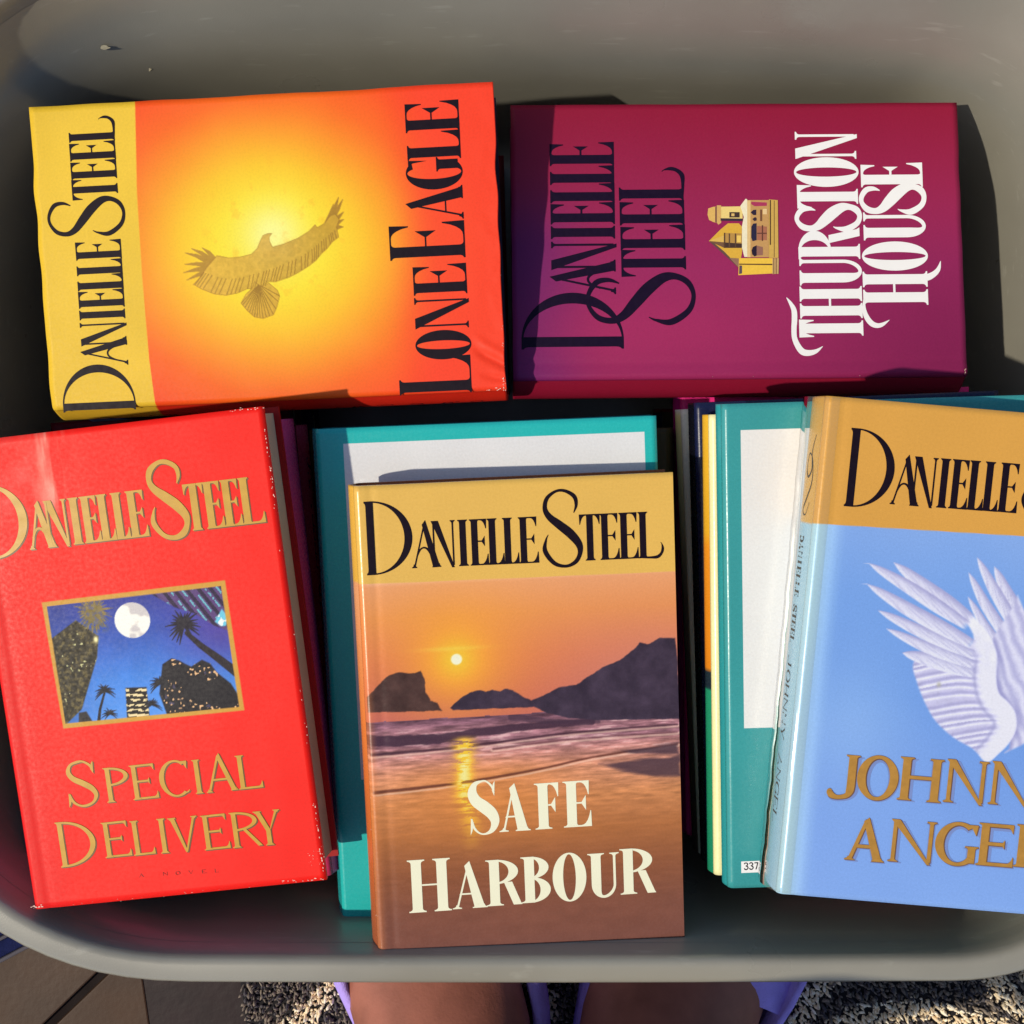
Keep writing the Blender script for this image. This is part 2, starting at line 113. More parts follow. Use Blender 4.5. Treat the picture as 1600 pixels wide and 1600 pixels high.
def material(name, col=None, rough=0.4, spec=0.3, bump=0.0, bscale=400, vary=0.06, vscale=60, attr=False, wave=None, coat=0.0, low=0.0):
    m, t, p = new_mat(name)
    N, L = t.nodes, t.links
    p.inputs['Roughness'].default_value = rough
    p.inputs['Specular IOR Level'].default_value = spec
    p.inputs['Coat Weight'].default_value = coat
    p.inputs['Coat Roughness'].default_value = 0.12
    tc = N.new('ShaderNodeTexCoord')
    n1 = N.new('ShaderNodeTexNoise'); n1.inputs['Scale'].default_value = vscale; n1.inputs['Detail'].default_value = 6
    L.new(tc.outputs['Object'], n1.inputs['Vector'])
    mr = N.new('ShaderNodeMapRange'); mr.inputs[1].default_value = 0.3; mr.inputs[2].default_value = 0.7
    mr.inputs[3].default_value = 1 - vary; mr.inputs[4].default_value = 1 + vary
    L.new(n1.outputs['Fac'], mr.inputs[0])
    mul = N.new('ShaderNodeMix'); mul.data_type = 'RGBA'; mul.blend_type = 'MULTIPLY'; mul.inputs[0].default_value = 1
    if attr:
        at = N.new('ShaderNodeAttribute'); at.attribute_name = 'ink'
        L.new(at.outputs['Color'], mul.inputs[6])
    else:
        mul.inputs[6].default_value = (*ink(col), 1)
    cb = N.new('ShaderNodeCombineXYZ')
    for i in range(3): L.new(mr.outputs[0], cb.inputs[i])
    L.new(cb.outputs[0], mul.inputs[7])
    out = mul.outputs[2]
    if wave:
        wv = N.new('ShaderNodeTexWave'); wv.wave_type = 'BANDS'; wv.bands_direction = 'Z'
        wv.inputs['Scale'].default_value = wave; wv.inputs['Distortion'].default_value = 1.2; wv.inputs['Detail'].default_value = 3
        L.new(tc.outputs['Object'], wv.inputs['Vector'])
        m2 = N.new('ShaderNodeMapRange'); m2.inputs[3].default_value = 0.55; m2.inputs[4].default_value = 1.05
        L.new(wv.outputs['Fac'], m2.inputs[0])
        m3 = N.new('ShaderNodeMix'); m3.data_type = 'RGBA'; m3.blend_type = 'MULTIPLY'; m3.inputs[0].default_value = 1
        c3 = N.new('ShaderNodeCombineXYZ')
        for i in range(3): L.new(m2.outputs[0], c3.inputs[i])
        L.new(out, m3.inputs[6]); L.new(c3.outputs[0], m3.inputs[7]); out = m3.outputs[2]
    L.new(out, p.inputs['Base Color'])
    # roughness variation: finger marks and rubbed areas
    rr = N.new('ShaderNodeMapRange'); rr.inputs[1].default_value = 0.3; rr.inputs[2].default_value = 0.7
    rr.inputs[3].default_value = max(0.02, rough - 0.07); rr.inputs[4].default_value = rough + 0.09
    n2 = N.new('ShaderNodeTexNoise'); n2.inputs['Scale'].default_value = vscale * 0.6; n2.inputs['Detail'].default_value = 8
    L.new(tc.outputs['Object'], n2.inputs['Vector']); L.new(n2.outputs['Fac'], rr.inputs[0]); L.new(rr.outputs[0], p.inputs['Roughness'])
    prev = None
    if low:
        nl = N.new('ShaderNodeTexNoise'); nl.inputs['Scale'].default_value = 16; nl.inputs['Detail'].default_value = 2
        L.new(tc.outputs['Object'], nl.inputs['Vector'])
        bl = N.new('ShaderNodeBump'); bl.inputs['Strength'].default_value = 1; bl.inputs['Distance'].default_value = low
        L.new(nl.outputs['Fac'], bl.inputs['Height']); prev = bl
    if bump:
        nb = N.new('ShaderNodeTexNoise'); nb.inputs['Scale'].default_value = bscale; nb.inputs['Detail'].default_value = 3
        L.new(tc.outputs['Object'], nb.inputs['Vector'])
        b = N.new('ShaderNodeBump'); b.inputs['Strength'].default_value = 1; b.inputs['Distance'].default_value = bump
        L.new(nb.outputs['Fac'], b.inputs['Height'])
        if prev: L.new(prev.outputs[0], b.inputs['Normal'])
        prev = b
    if prev: L.new(prev.outputs[0], p.inputs['Normal'])
    return m

M_PRINT = material('printed_jacket', attr=True, rough=0.48, spec=0.22, bump=0.00002, bscale=1500, vary=0.05, vscale=900, low=0.0012)
M_GLOSS = material('glossy_jacket', attr=True, rough=0.26, spec=0.36, bump=0.00002, bscale=1500, vary=0.04, vscale=900, low=0.0010)
M_PAGES = material('page_edges', (205, 190, 160), rough=0.8, spec=0.2, wave=420, vary=0.08)
M_INKDARK = material('dark_ink', (34, 24, 34), rough=0.45, spec=0.12, vary=0.12, vscale=500)
M_INKNAVY = material('navy_ink', (36, 14, 44), rough=0.45, spec=0.12, vary=0.12, vscale=500)
M_INKWHITE = material('white_ink', (250, 244, 232), rough=0.4, vary=0.02)
M_INKCREAM = material('cream_ink', (250, 240, 205), rough=0.4, vary=0.02)
M_FOIL = material('gold_foil_ink', (200, 152, 58), rough=0.36, spec=0.3, vary=0.08, vscale=200)
M_FOILSH = material('foil_shadow_ink', (116, 84, 52), rough=0.4, vary=0.1)
M_FOILB = material('brown_gold_ink', (178, 130, 58), rough=0.38, spec=0.5, vary=0.10, vscale=300)
M_FOILBSH = material('brown_shadow_ink', (112, 82, 66), rough=0.4, vary=0.1)
M_HALO = material('blue_shadow_ink', (122, 140, 190), rough=0.36, vary=0.05)
M_WHITEPAPER = material('bare_paper', (240, 200, 180), rough=0.7, vary=0.1, vscale=400)
M_REDSMALL = material('small_dark_red_ink', (120, 24, 22), rough=0.4)

# ------------------------------------------------------------------ lettering
def ease(a, b, n=5):
    return [a + (b - a) * i / n for i in range(n + 1)]

def stem(x, w, y0, y1, sb=0.05, stp=0.05, th=0.022, bk=0.075, lb=True, rb=True, lt=True, rt=True):
    P = []
    def corner(cx, cy, sx, sy, s):      # bracketed serif tip
        q = []
        for i in range(5):
            a = i / 4
            q.append((cx + sx * s * (1 - a) ** 1.9, cy + sy * (th + (bk - th) * a ** 1.6)))
        return q
    P.append((x - (sb if lb else 0), y0))
    P.append((x + w + (sb if rb else 0), y0))
    if rb: P += corner(x + w, y0, 1, 1, sb)
    if rt: P += corner(x + w, y1, 1, -1, stp)[::-1]
    P.append((x + w + (stp if rt else 0), y1))
    P.append((x - (stp if lt else 0), y1))
    if lt: P += corner(x, y1, -1, -1, stp)
    if lb: P += corner(x, y0, -1, 1, sb)[::-1]
    return ('poly', P)

def arm(x0, x1, y, d, th, beak, tip=0.02):
    """thin horizontal arm with a bracketed beak at its end; d=+1 beak points up"""
    P = [(x0, y), (x1 + tip, y)]
    P.append((x1 + tip * 0.6, y + d * beak))
    n = 5
    for i in range(n + 1):
        a = i / n
        P.append((x1 - 0.004 - (beak * 0.62) * a ** 1.2 * 0.9, y + d * (th + (beak - th) * (1 - a) ** 2.2)))
    P.append((x0, y + d * th))
    return ('poly', P)

def ring(cx, cy, rx, ry, a0, a1, thin, thick, n=36, tilt=0.0, icx=0.0):
    """elliptical stroke, thick at the sides, thin at top and bottom"""
    L, R = [], []
    for i in range(n + 1):
        a = math.radians(a0 + (a1 - a0) * i / n)
        ca, sa = math.cos(a), math.sin(a)
        wq = thin + (thick - thin) * abs(math.cos(a - tilt)) ** 1.5
        L.append((cx + rx * ca, cy + ry * sa))
        R.append((cx + icx + (rx - (thick if abs(ca) > 0 else thin)) * ca, cy + (ry - thin) * sa))
    return ('strip', L, R)

def brush(pts, n=10):
    """smooth variable width stroke through (x, y, width)"""
    q = [pts[0]] + list(pts) + [pts[-1]]
    C = []
    for i in range(1, len(q) - 2):
        p0, p1, p2, p3 = (np.array(q[i - 1]), np.array(q[i]), np.array(q[i + 1]), np.array(q[i + 2]))
        for k in range(n):
            t = k / n
            C.append(0.5 * ((2 * p1) + (-p0 + p2) * t + (2 * p0 - 5 * p1 + 4 * p2 - p3) * t * t + (-p0 + 3 * p1 - 3 * p2 + p3) * t ** 3))
    C.append(np.array(q[-1], float))
    C = np.array(C)
    T = np.gradient(C[:, :2], axis=0)
    T /= np.maximum(np.linalg.norm(T, axis=1, keepdims=True), 1e-9)
    Nn = np.stack([-T[:, 1], T[:, 0]], 1)
    w = np.maximum(C[:, 2:3], 0.001) / 2
    return ('strip', [tuple(p) for p in C[:, :2] + Nn * w], [tuple(p) for p in C[:, :2] - Nn * w])

def quad(a, b, c, d):
    return ('poly', [a, b, c, d])

def glyph(c, w, st, hr, sf, beak, swash=False, curvy=False):
    """pieces of one capital; box is w wide and 1 tall, st = stem, hr = hairline"""
    G = []
    s2 = sf
    if c == 'I':
        x = (w - st) / 2
        G.append(stem(x, st, 0, 1, s2, s2))
    elif c in 'EFL':
        x = s2
        G.append(stem(x, st, 0, 1, s2, s2))
        if c in 'EF':
            G.append(arm(x + st * 0.5, w - 0.03 - (0.05 * w if c == 'E' else 0), 1, -1, hr, beak))
            ym, xm = 0.52, x + st + (w - x - st) * 0.60
            G.append(quad((x + st * 0.5, ym - hr / 2), (xm, ym - hr / 2), (xm, ym + hr / 2), (x + st * 0.5, ym + hr / 2)))
            G.append(('poly', [(xm - beak * 0.30, ym), (xm + 0.012, ym - beak * 0.55), (xm + 0.012, ym + beak * 0.55)]))
        if c in 'EL':
            if swash and c == 'L':
                G.append(brush([(x + st * 0.4, hr * 0.6, hr * 1.3), (w * 0.5, hr * 0.3, hr * 1.6), (w * 0.78, 0.02, hr * 2.4), (w * 0.94, 0.10, st * 0.42), (w * 0.99, 0.20, st * 0.40), (w * 0.95, 0.30, st * 0.12), (w * 0.90, 0.33, 0.01)]))
            else:
                G.append(arm(x + st * 0.5, w - 0.02, 0, 1, hr, beak * 1.15))
    elif c == 'T':
        x = (w - st) / 2
        G.append(stem(x, st, 0, 1, s2, s2 * 0.2))
        G.append(arm(x + st * 0.5, w - 0.03, 1.001, -1, hr, beak * 1.05))
        P = arm(x + st * 0.5, w - 0.03, 1.001, -1, hr, beak * 1.05)[1]
        G.append(('poly', [(w - px_, py_) for px_, py_ in P][::-1]))
    elif c == 'D':
        x = s2
        G.append(stem(x, st, 0, 1, s2, s2, rb=False, rt=False))
        G.append(ring(x + st * 0.7, 0.5, w - x - st * 0.7, 0.5, 90, -90, hr, st * 1.08))
    elif c in 'PRB':
        x = s2
        G.append(stem(x, st, 0, 1, s2, s2, rt=False, rb=(c != 'B')))
        yb = 0.47 if c != 'B' else 0.52
        ww = w - x - st * 0.6 - (0.08 * w if c == 'R' else 0) - (0.05 * w if c == 'B' else 0)
        G.append(ring(x + st * 0.6, (1 + yb) / 2, ww, (1 - yb) / 2, 90, -90, hr, st * 0.98))
        if c == 'B':
            G.append(ring(x + st * 0.6, (yb + hr) / 2, w - x - st * 0.6, (yb + hr) / 2, 90, -90, hr, st * 1.05))
        if c == 'R':
            G.append(('poly', [(x + st + (w - x - st) * 0.20, yb + hr), (x + st + (w - x - st) * 0.20 + st * 0.85, yb + hr), (w - 0.02, 0.05), (w + 0.01, 0.0), (w - st * 0.85, 0.0)]))
    elif c == 'O':
        G.append(ring(w / 2, 0.5, w / 2, 0.515, 0, 360, hr, st * 1.08, n=56))
    elif c in 'CG':
        G.append(ring(w * 0.54, 0.5, w * 0.54, 0.512, 52, 308 if c == 'C' else 318, hr, st * 1.08, n=44))
        xe = w * 0.54 + w * 0.54 * math.cos(math.radians(52))
        ye = 0.5 + 0.512 * math.sin(math.radians(52))
        G.append(('poly', [(xe - hr * 2.2, ye + 0.06), (xe + hr * 1.4, ye + 0.06), (xe + hr * 0.9, ye - beak * 0.95), (xe - hr * 0.4, ye - 0.02)]))
        if c == 'G':
            G.append(stem(w - st * 1.15, st * 0.95, 0.07, 0.46, 0.001, sf, lb=False, rb=False))
        else:
            G.append(('poly', [(xe - hr * 2, 1 - ye - 0.04), (xe + hr * 0.6, 1 - ye - 0.01), (xe + hr * 1.6, 1 - ye + beak * 0.45)]))
    elif c == 'U':
        x = s2
        G.append(stem(x, st, 0.3, 1, 0.001, s2, lb=False, rb=False))
        xr = w - s2 - hr * 1.5
        G.append(stem(xr, hr * 1.5, 0.3, 1, 0.001, s2, lb=False, rb=False))
        n = 20; L, R = [], []
        for i in range(n + 1):
            a = math.pi + math.pi * i / n
            cx = (x + xr + hr * 1.5) / 2; rx = (xr + hr * 1.5 - x) / 2
            L.append((cx + rx * math.cos(a), 0.301 + 0.30 * math.sin(a)))
            k = (1 - math.cos(a - math.pi)) / 2
            tin = st * (1 - k) + hr * 1.5 * k
            R.append((cx + (rx - tin) * math.cos(a), 0.301 + (0.30 - hr * 1.6) * math.sin(a)))
        G.append(('strip', L, R))
    elif c == 'J':
        x = w * 0.62
        G.append(stem(x, st, 0.26, 1, 0.001, s2, lb=False, rb=False))
        G.append(brush([(x + st * 0.5, 0.30, st), (x + st * 0.42, 0.16, st * 0.95), (x + st * 0.05, 0.05, st * 0.62), (w * 0.34, 0.0, st * 0.5), (w * 0.12, 0.04, st * 0.75), (w * 0.05, 0.12, st * 0.75), (w * 0.10, 0.17, st * 0.3)]))
    elif c == 'H':
        G.append(stem(s2, st, 0, 1, s2, s2))
        G.append(stem(w - s2 - st, st, 0, 1, s2, s2))
        G.append(quad((s2 + st * 0.5, 0.5), (w - s2 - st * 0.5, 0.5), (w - s2 - st * 0.5, 0.5 + hr), (s2 + st * 0.5, 0.5 + hr)))
    elif c == 'N':
        t = hr * 1.15
        xl, xr = s2 * 1.4, w - s2 * 1.2 - t
        G.append(stem(xl, t, 0, 0.97, s2, 0.001, lt=False, rt=False))
        G.append(stem(xr, t, 0.03, 1, 0.001, s2, lb=False, rb=False))
        G.append(quad((xl - s2 * 0.9, 1), (xl - s2 * 0.9 + st * 1.12, 1), (xr + t, -0.02), (xr + t - st * 0.42, -0.02)))
    elif c == 'A':
        ax = w * 0.50
        bl, br = s2, w - s2
        t = hr * 1.2
        G.append(quad((bl + 0.02, 0), (bl + 0.02 + t, 0), (ax + t * 0.3, 0.97), (ax - t * 0.6, 0.97)))
        G.append(quad((br - st * 1.08, 0), (br, 0), (ax + t * 0.4, 1.03), (ax - st * 0.45, 0.93)))
        if curvy:
            G.append(brush([(w * 0.20, 0.24, hr), (w * 0.33, 0.40, hr * 1.2), (w * 0.48, 0.43, hr * 1.3), (w * 0.62, 0.34, hr * 1.6), (w * 0.76, 0.10, hr * 1.3)]))
        else:
            G.append(quad((w * 0.22, 0.30), (w * 0.78, 0.30), (w * 0.76, 0.30 + hr), (w * 0.24, 0.30 + hr)))
        G.append(stem(bl + 0.02, t, 0, 0.08, s2, 0, lt=False, rt=False))
        G.append(stem(br - st * 1.0, st * 0.95, 0, 0.08, s2 * 0.8, 0, lt=False, rt=False))
    elif c == 'V':
        G.append(quad((s2, 1), (s2 + st * 1.08, 1), (w * 0.5 + st * 0.38, 0), (w * 0.5 - hr * 0.2, -0.02)))
        G.append(quad((w - s2 - hr * 1.3, 1), (w - s2, 1), (w * 0.5 + st * 0.30, -0.02), (w * 0.5, 0.02)))
        G.append(stem(s2 * 1.1, st * 0.95, 0.93, 1, 0, s2, lb=False, rb=False))
        G.append(stem(w - s2 - hr * 1.3, hr * 1.3, 0.93, 1, 0, s2, lb=False, rb=False))
    elif c == 'Y':
        x = (w - st) / 2
        G.append(stem(x, st, 0, 0.45, s2, 0, lt=False, rt=False))
        G.append(quad((s2, 1), (s2 + st * 1.1, 1), (x + st, 0.44), (x, 0.42)))
        G.append(quad((w - s2 - hr * 1.4, 1), (w - s2, 1), (x + st, 0.44), (x + st * 0.7, 0.40)))
        G.append(stem(s2 * 1.1, st * 0.95, 0.93, 1, 0, s2, lb=False, rb=False))
        G.append(stem(w - s2 - hr * 1.4, hr * 1.4, 0.93, 1, 0, s2, lb=False, rb=False))
    elif c == 'S':
        u = 1.0
        if curvy:
            G.append(brush([(w * 0.80, 0.70, 0.012), (w * 0.865, 0.80, st * 0.42), (w * 0.82, 0.91, st * 0.55), (w * 0.60, 0.985, hr * 2.2), (w * 0.38, 0.985, hr * 2.0), (w * 0.16, 0.90, hr * 2.8), (w * 0.10, 0.77, st * 0.62),
                            (w * 0.20, 0.66, st * 0.85), (w * 0.44, 0.55, st * 1.12), (w * 0.70, 0.43, st * 1.2), (w * 0.90, 0.29, st * 0.95), (w * 0.92, 0.17, st * 0.62), (w * 0.80, 0.06, hr * 3), (w * 0.56, 0.012, hr * 2.2), (w * 0.28, 0.06, st * 0.55), (w * 0.07, 0.22, st * 0.62), (w * 0.10, 0.36, st * 0.28), (w * 0.16, 0.43, 0.008)]))
        else:
            G.append(brush([(w * 0.86, 0.76, hr), (w * 0.80, 0.88, hr * 1.3), (w * 0.62, 0.98, hr), (w * 0.46, 0.985, hr * 1.2), (w * 0.24, 0.93, st * 0.5), (w * 0.15, 0.78, st * 0.9), (w * 0.26, 0.63, st * 1.1),
                            (w * 0.52, 0.51, st * 1.2), (w * 0.76, 0.38, st * 1.12), (w * 0.86, 0.23, st * 0.85), (w * 0.76, 0.08, st * 0.5), (w * 0.54, 0.012, hr * 1.2), (w * 0.34, 0.03, hr), (w * 0.17, 0.13, hr * 1.4), (w * 0.09, 0.30, hr)]))
            G.append(('poly', [(w * 0.90, 0.98), (w * 0.87, 0.70), (w * 0.80, 0.80), (w * 0.84, 0.93)]))
            G.append(('poly', [(w * 0.04, 0.0), (w * 0.07, 0.32), (w * 0.14, 0.18), (w * 0.10, 0.07)]))
    elif c in '0123456789':
        b = st
        if c == '3':
            G.append(brush([(w * .12, .8, b), (w * .3, .95, b), (w * .6, .95, b), (w * .82, .78, b), (w * .6, .56, b), (w * .4, .53, b)]))
            G.append(brush([(w * .45, .53, b), (w * .75, .45, b), (w * .88, .26, b), (w * .65, .05, b), (w * .3, .05, b), (w * .1, .22, b)]))
        elif c == '7':
            G.append(quad((w * .1, 1 - b), (w * .9, 1 - b), (w * .9, 1), (w * .1, 1)))
            G.append(quad((w * .3, 0), (w * .3 + b, 0), (w * .9, 1 - b), (w * .9 - b, 1 - b)))
        elif c == '4':
            G.append(quad((w * .62, 0), (w * .62 + b, 0), (w * .62 + b, 1), (w * .62, 1)))
            G.append(quad((w * .05, .25), (w * .95, .25), (w * .95, .25 + b), (w * .05, .25 + b)))
            G.append(quad((w * .05, .3), (w * .05 + b, .25), (w * .62 + b, 1), (w * .62, 1)))
        else:
            G.append(quad((w * .15, 1 - b), (w * .85, 1 - b), (w * .85, 1), (w * .15, 1)))
            G.append(quad((w * .15, .5), (w * .15 + b, .5), (w * .15 + b, 1), (w * .15, 1)))
            G.append(brush([(w * .2, .56, b), (w * .6, .62, b), (w * .85, .35, b), (w * .6, .06, b), (w * .15, .1, b)]))
    return G

STYLE = {  # stem, hairline, serif, beak, curvy
    'steel': (0.140, 0.030, 0.035, 0.21, True),
    'roman': (0.115, 0.045, 0.055, 0.17, False),
    'bold': (0.205, 0.035, 0.075, 0.30, False),
    'eagle': (0.175, 0.028, 0.045, 0.30, False),
    'house': (0.155, 0.035, 0.045, 0.22, True),
    'angel': (0.185, 0.078, 0.070, 0.20, False),
    'small': (0.16, 0.07, 0.05, 0.16, False),
    'digits': (0.15, 0.1, 0.0, 0.1, False),
}
LAYER = 0.000012

class Decal:
    """flat print: thin pieces laid just above a cover"""
    def __init__(s, base=0.00008):
        s.v, s.f, s.n, s.base = [], [], 0, base
    def piece(s, pc, fn):
        z = s.base + (s.n % 9) * LAYER
        s.n += 1
        if pc[0] == 'poly':
            i = len(s.v)
            s.v += [fn(x, y, z) for x, y in pc[1]]
            s.f.append(list(range(i, i + len(pc[1]))))
        else:
            L, R = pc[1], pc[2]
            i = len(s.v); n = len(L)
            s.v += [fn(x, y, z) for x, y in L] + [fn(x, y, z) for x, y in R]
            for k in range(n - 1):
                s.f.append([i + k, i + k + 1, i + n + k + 1, i + n + k])
    def text(s, letters, style, surf, dx=0.0, dy=0.0, swash_last=False, grow=0.0):
        stw, hr, sf, beak, curvy = STYLE[style]
        caps = sorted(l[4] - l[3] for l in letters)
        capref = caps[len(caps) // 2]
        for k, (ch, x0, x1, y0, y1) in enumerate(letters):
            cap = y1 - y0
            r = capref / cap
            st = stw * (r ** 0.75) + grow
            w = (x1 - x0) / cap
            for pc in glyph(ch, w, st, hr * r + grow * 0.8, min(sf * r, 0.16 * w), beak * r ** 0.5 if ch != 'S' else beak, swash_last and k == len(letters) - 1, curvy):
                s.piece(pc, lambda x, y, z, x0=x0, y0=y0, cap=cap: surf(x0 + x * cap + dx, y0 + y * cap + dy, z))
    def build(s, name, parent, mat_):
        me = mesh(name, s.v, s.f)
        # make every face look up
        return obj(name, me, parent, [mat_])

def front(x, y, z):            # mm on the front cover -> metres in the book's frame
    return (x / 1000, y / 1000, z)

# ------------------------------------------------------------------ painting helpers (numpy, colours 0..255)
def vnoise(X, Y, sc, seed):
    g = np.random.RandomState(seed).rand(64, 64)
    x = np.asarray(X) / sc; y = np.asarray(Y) / sc
    xi = np.floor(x).astype(int); yi = np.floor(y).astype(int)
    fx = x - xi; fy = y - yi
    fx = fx * fx * (3 - 2 * fx); fy = fy * fy * (3 - 2 * fy)
    a = g[xi % 64, yi % 64]; b = g[(xi + 1) % 64, yi % 64]; c = g[xi % 64, (yi + 1) % 64]; d = g[(xi + 1) % 64, (yi + 1) % 64]
    return (a * (1 - fx) + b * fx) * (1 - fy) + (c * (1 - fx) + d * fx) * fy

def fbm(X, Y, sc, seed, o=4):
    v = 0; a = 0.5; t = 0
    for k in range(o):
        v = v + a * vnoise(X, Y, sc / 2 ** k, seed + k); t += a; a *= 0.5
    return v / t

def stops(t, st):
    t = np.asarray(t)
    xs = [s[0] for s in st]
    return np.stack([np.interp(t, xs, [s[1][i] for s in st]) for i in range(3)], -1)

def sm(a, b, x):
    t = np.clip((x - a) / (b - a), 0, 1)
    return t * t * (3 - 2 * t)

def over(C, col, al):
    al = np.clip(al, 0, 1)[..., None]
    return C * (1 - al) + np.asarray(col, float) * al

def poly_mask(X, Y, P, soft=0.25):
    P = np.asarray(P, float)
    ins = np.zeros(X.shape, bool); dm = np.full(X.shape, 1e9)
    n = len(P)
    for i in range(n):
        ax, ay = P[i]; bx, by = P[(i + 1) % n]
        if ay != by:
            c = ((ay > Y) != (by > Y)) & (X < (bx - ax) * (Y - ay) / (by - ay) + ax)
            ins ^= c
        dx, dy = bx - ax, by - ay
        t = np.clip(((X - ax) * dx + (Y - ay) * dy) / (dx * dx + dy * dy + 1e-12), 0, 1)
        dm = np.minimum(dm, (X - ax - t * dx) ** 2 + (Y - ay - t * dy) ** 2)
    d = np.sqrt(dm) * np.where(ins, 1, -1)
    return np.clip(0.5 + d / (2 * soft), 0, 1), d

def polyline(X, Y, P):
    """distance, signed side, parameter 0..1 and local width of the nearest point of a polyline (x, y[, w])"""
    P = np.asarray(P, float)
    if P.shape[1] == 2: P = np.hstack([P, np.ones((len(P), 1))])
    best = np.full(X.shape, 1e9); side = np.zeros(X.shape); tt = np.zeros(X.shape); ww = np.ones(X.shape)
    n = len(P) - 1
    for i in range(n):
        ax, ay, aw = P[i]; bx, by, bw = P[i + 1]
        dx, dy = bx - ax, by - ay
        t = np.clip(((X - ax) * dx + (Y - ay) * dy) / (dx * dx + dy * dy + 1e-12), 0, 1)
        ex, ey = X - ax - t * dx, Y - ay - t * dy
        d = np.hypot(ex, ey)
        m = d < best
        best = np.where(m, d, best)
        side = np.where(m, np.sign(dx * ey - dy * ex), side)
        tt = np.where(m, (i + t) / n, tt)
        ww = np.where(m, aw + (bw - aw) * t, ww)
    return best, side, tt, ww

def smooth_line(P, n=6):
    P = [np.array(p, float) for p in P]
    q = [P[0]] + P + [P[-1]]; C = []
    for i in range(1, len(q) - 2):
        p0, p1, p2, p3 = q[i - 1], q[i], q[i + 1], q[i + 2]
        for k in range(n):
            t = k / n
            C.append(0.5 * ((2 * p1) + (-p0 + p2) * t + (2 * p0 - 5 * p1 + 4 * p2 - p3) * t * t + (-p0 + 3 * p1 - 3 * p2 + p3) * t ** 3))
    C.append(q[-1])
    return C

# ------------------------------------------------------------------ books
def axis(L, fine=None, step=3.0, fstep=0.42, hard=()):
    v = set(np.round(np.linspace(0, L, int(L / step) + 1), 3))
    if fine:
        a, b = max(0, fine[0]), min(L, fine[1])
        v = {t for t in v if not (a <= t <= b)} | set(np.round(np.arange(a, b, fstep), 3)) | {round(b, 3)}
    for h in hard:
        if isinstance(h, tuple):
            v = {t for t in v if not (h[0] <= t <= h[1])} | set(np.round(np.arange(h[0], h[1], h[2]), 3)); continue
        v |= {round(h - 0.08, 3), round(h + 0.08, 3)}
    return np.array(sorted(v))

def top_z(x, W_, hinge=True):
    r = 3.2
    z = np.where(x < r, -(r - np.sqrt(np.maximum(r * r - (r - x) ** 2, 0))), 0.0)
    if hinge: z = z - 0.28 * np.exp(-((x - 8.5) / 2.2) ** 2)
    return z

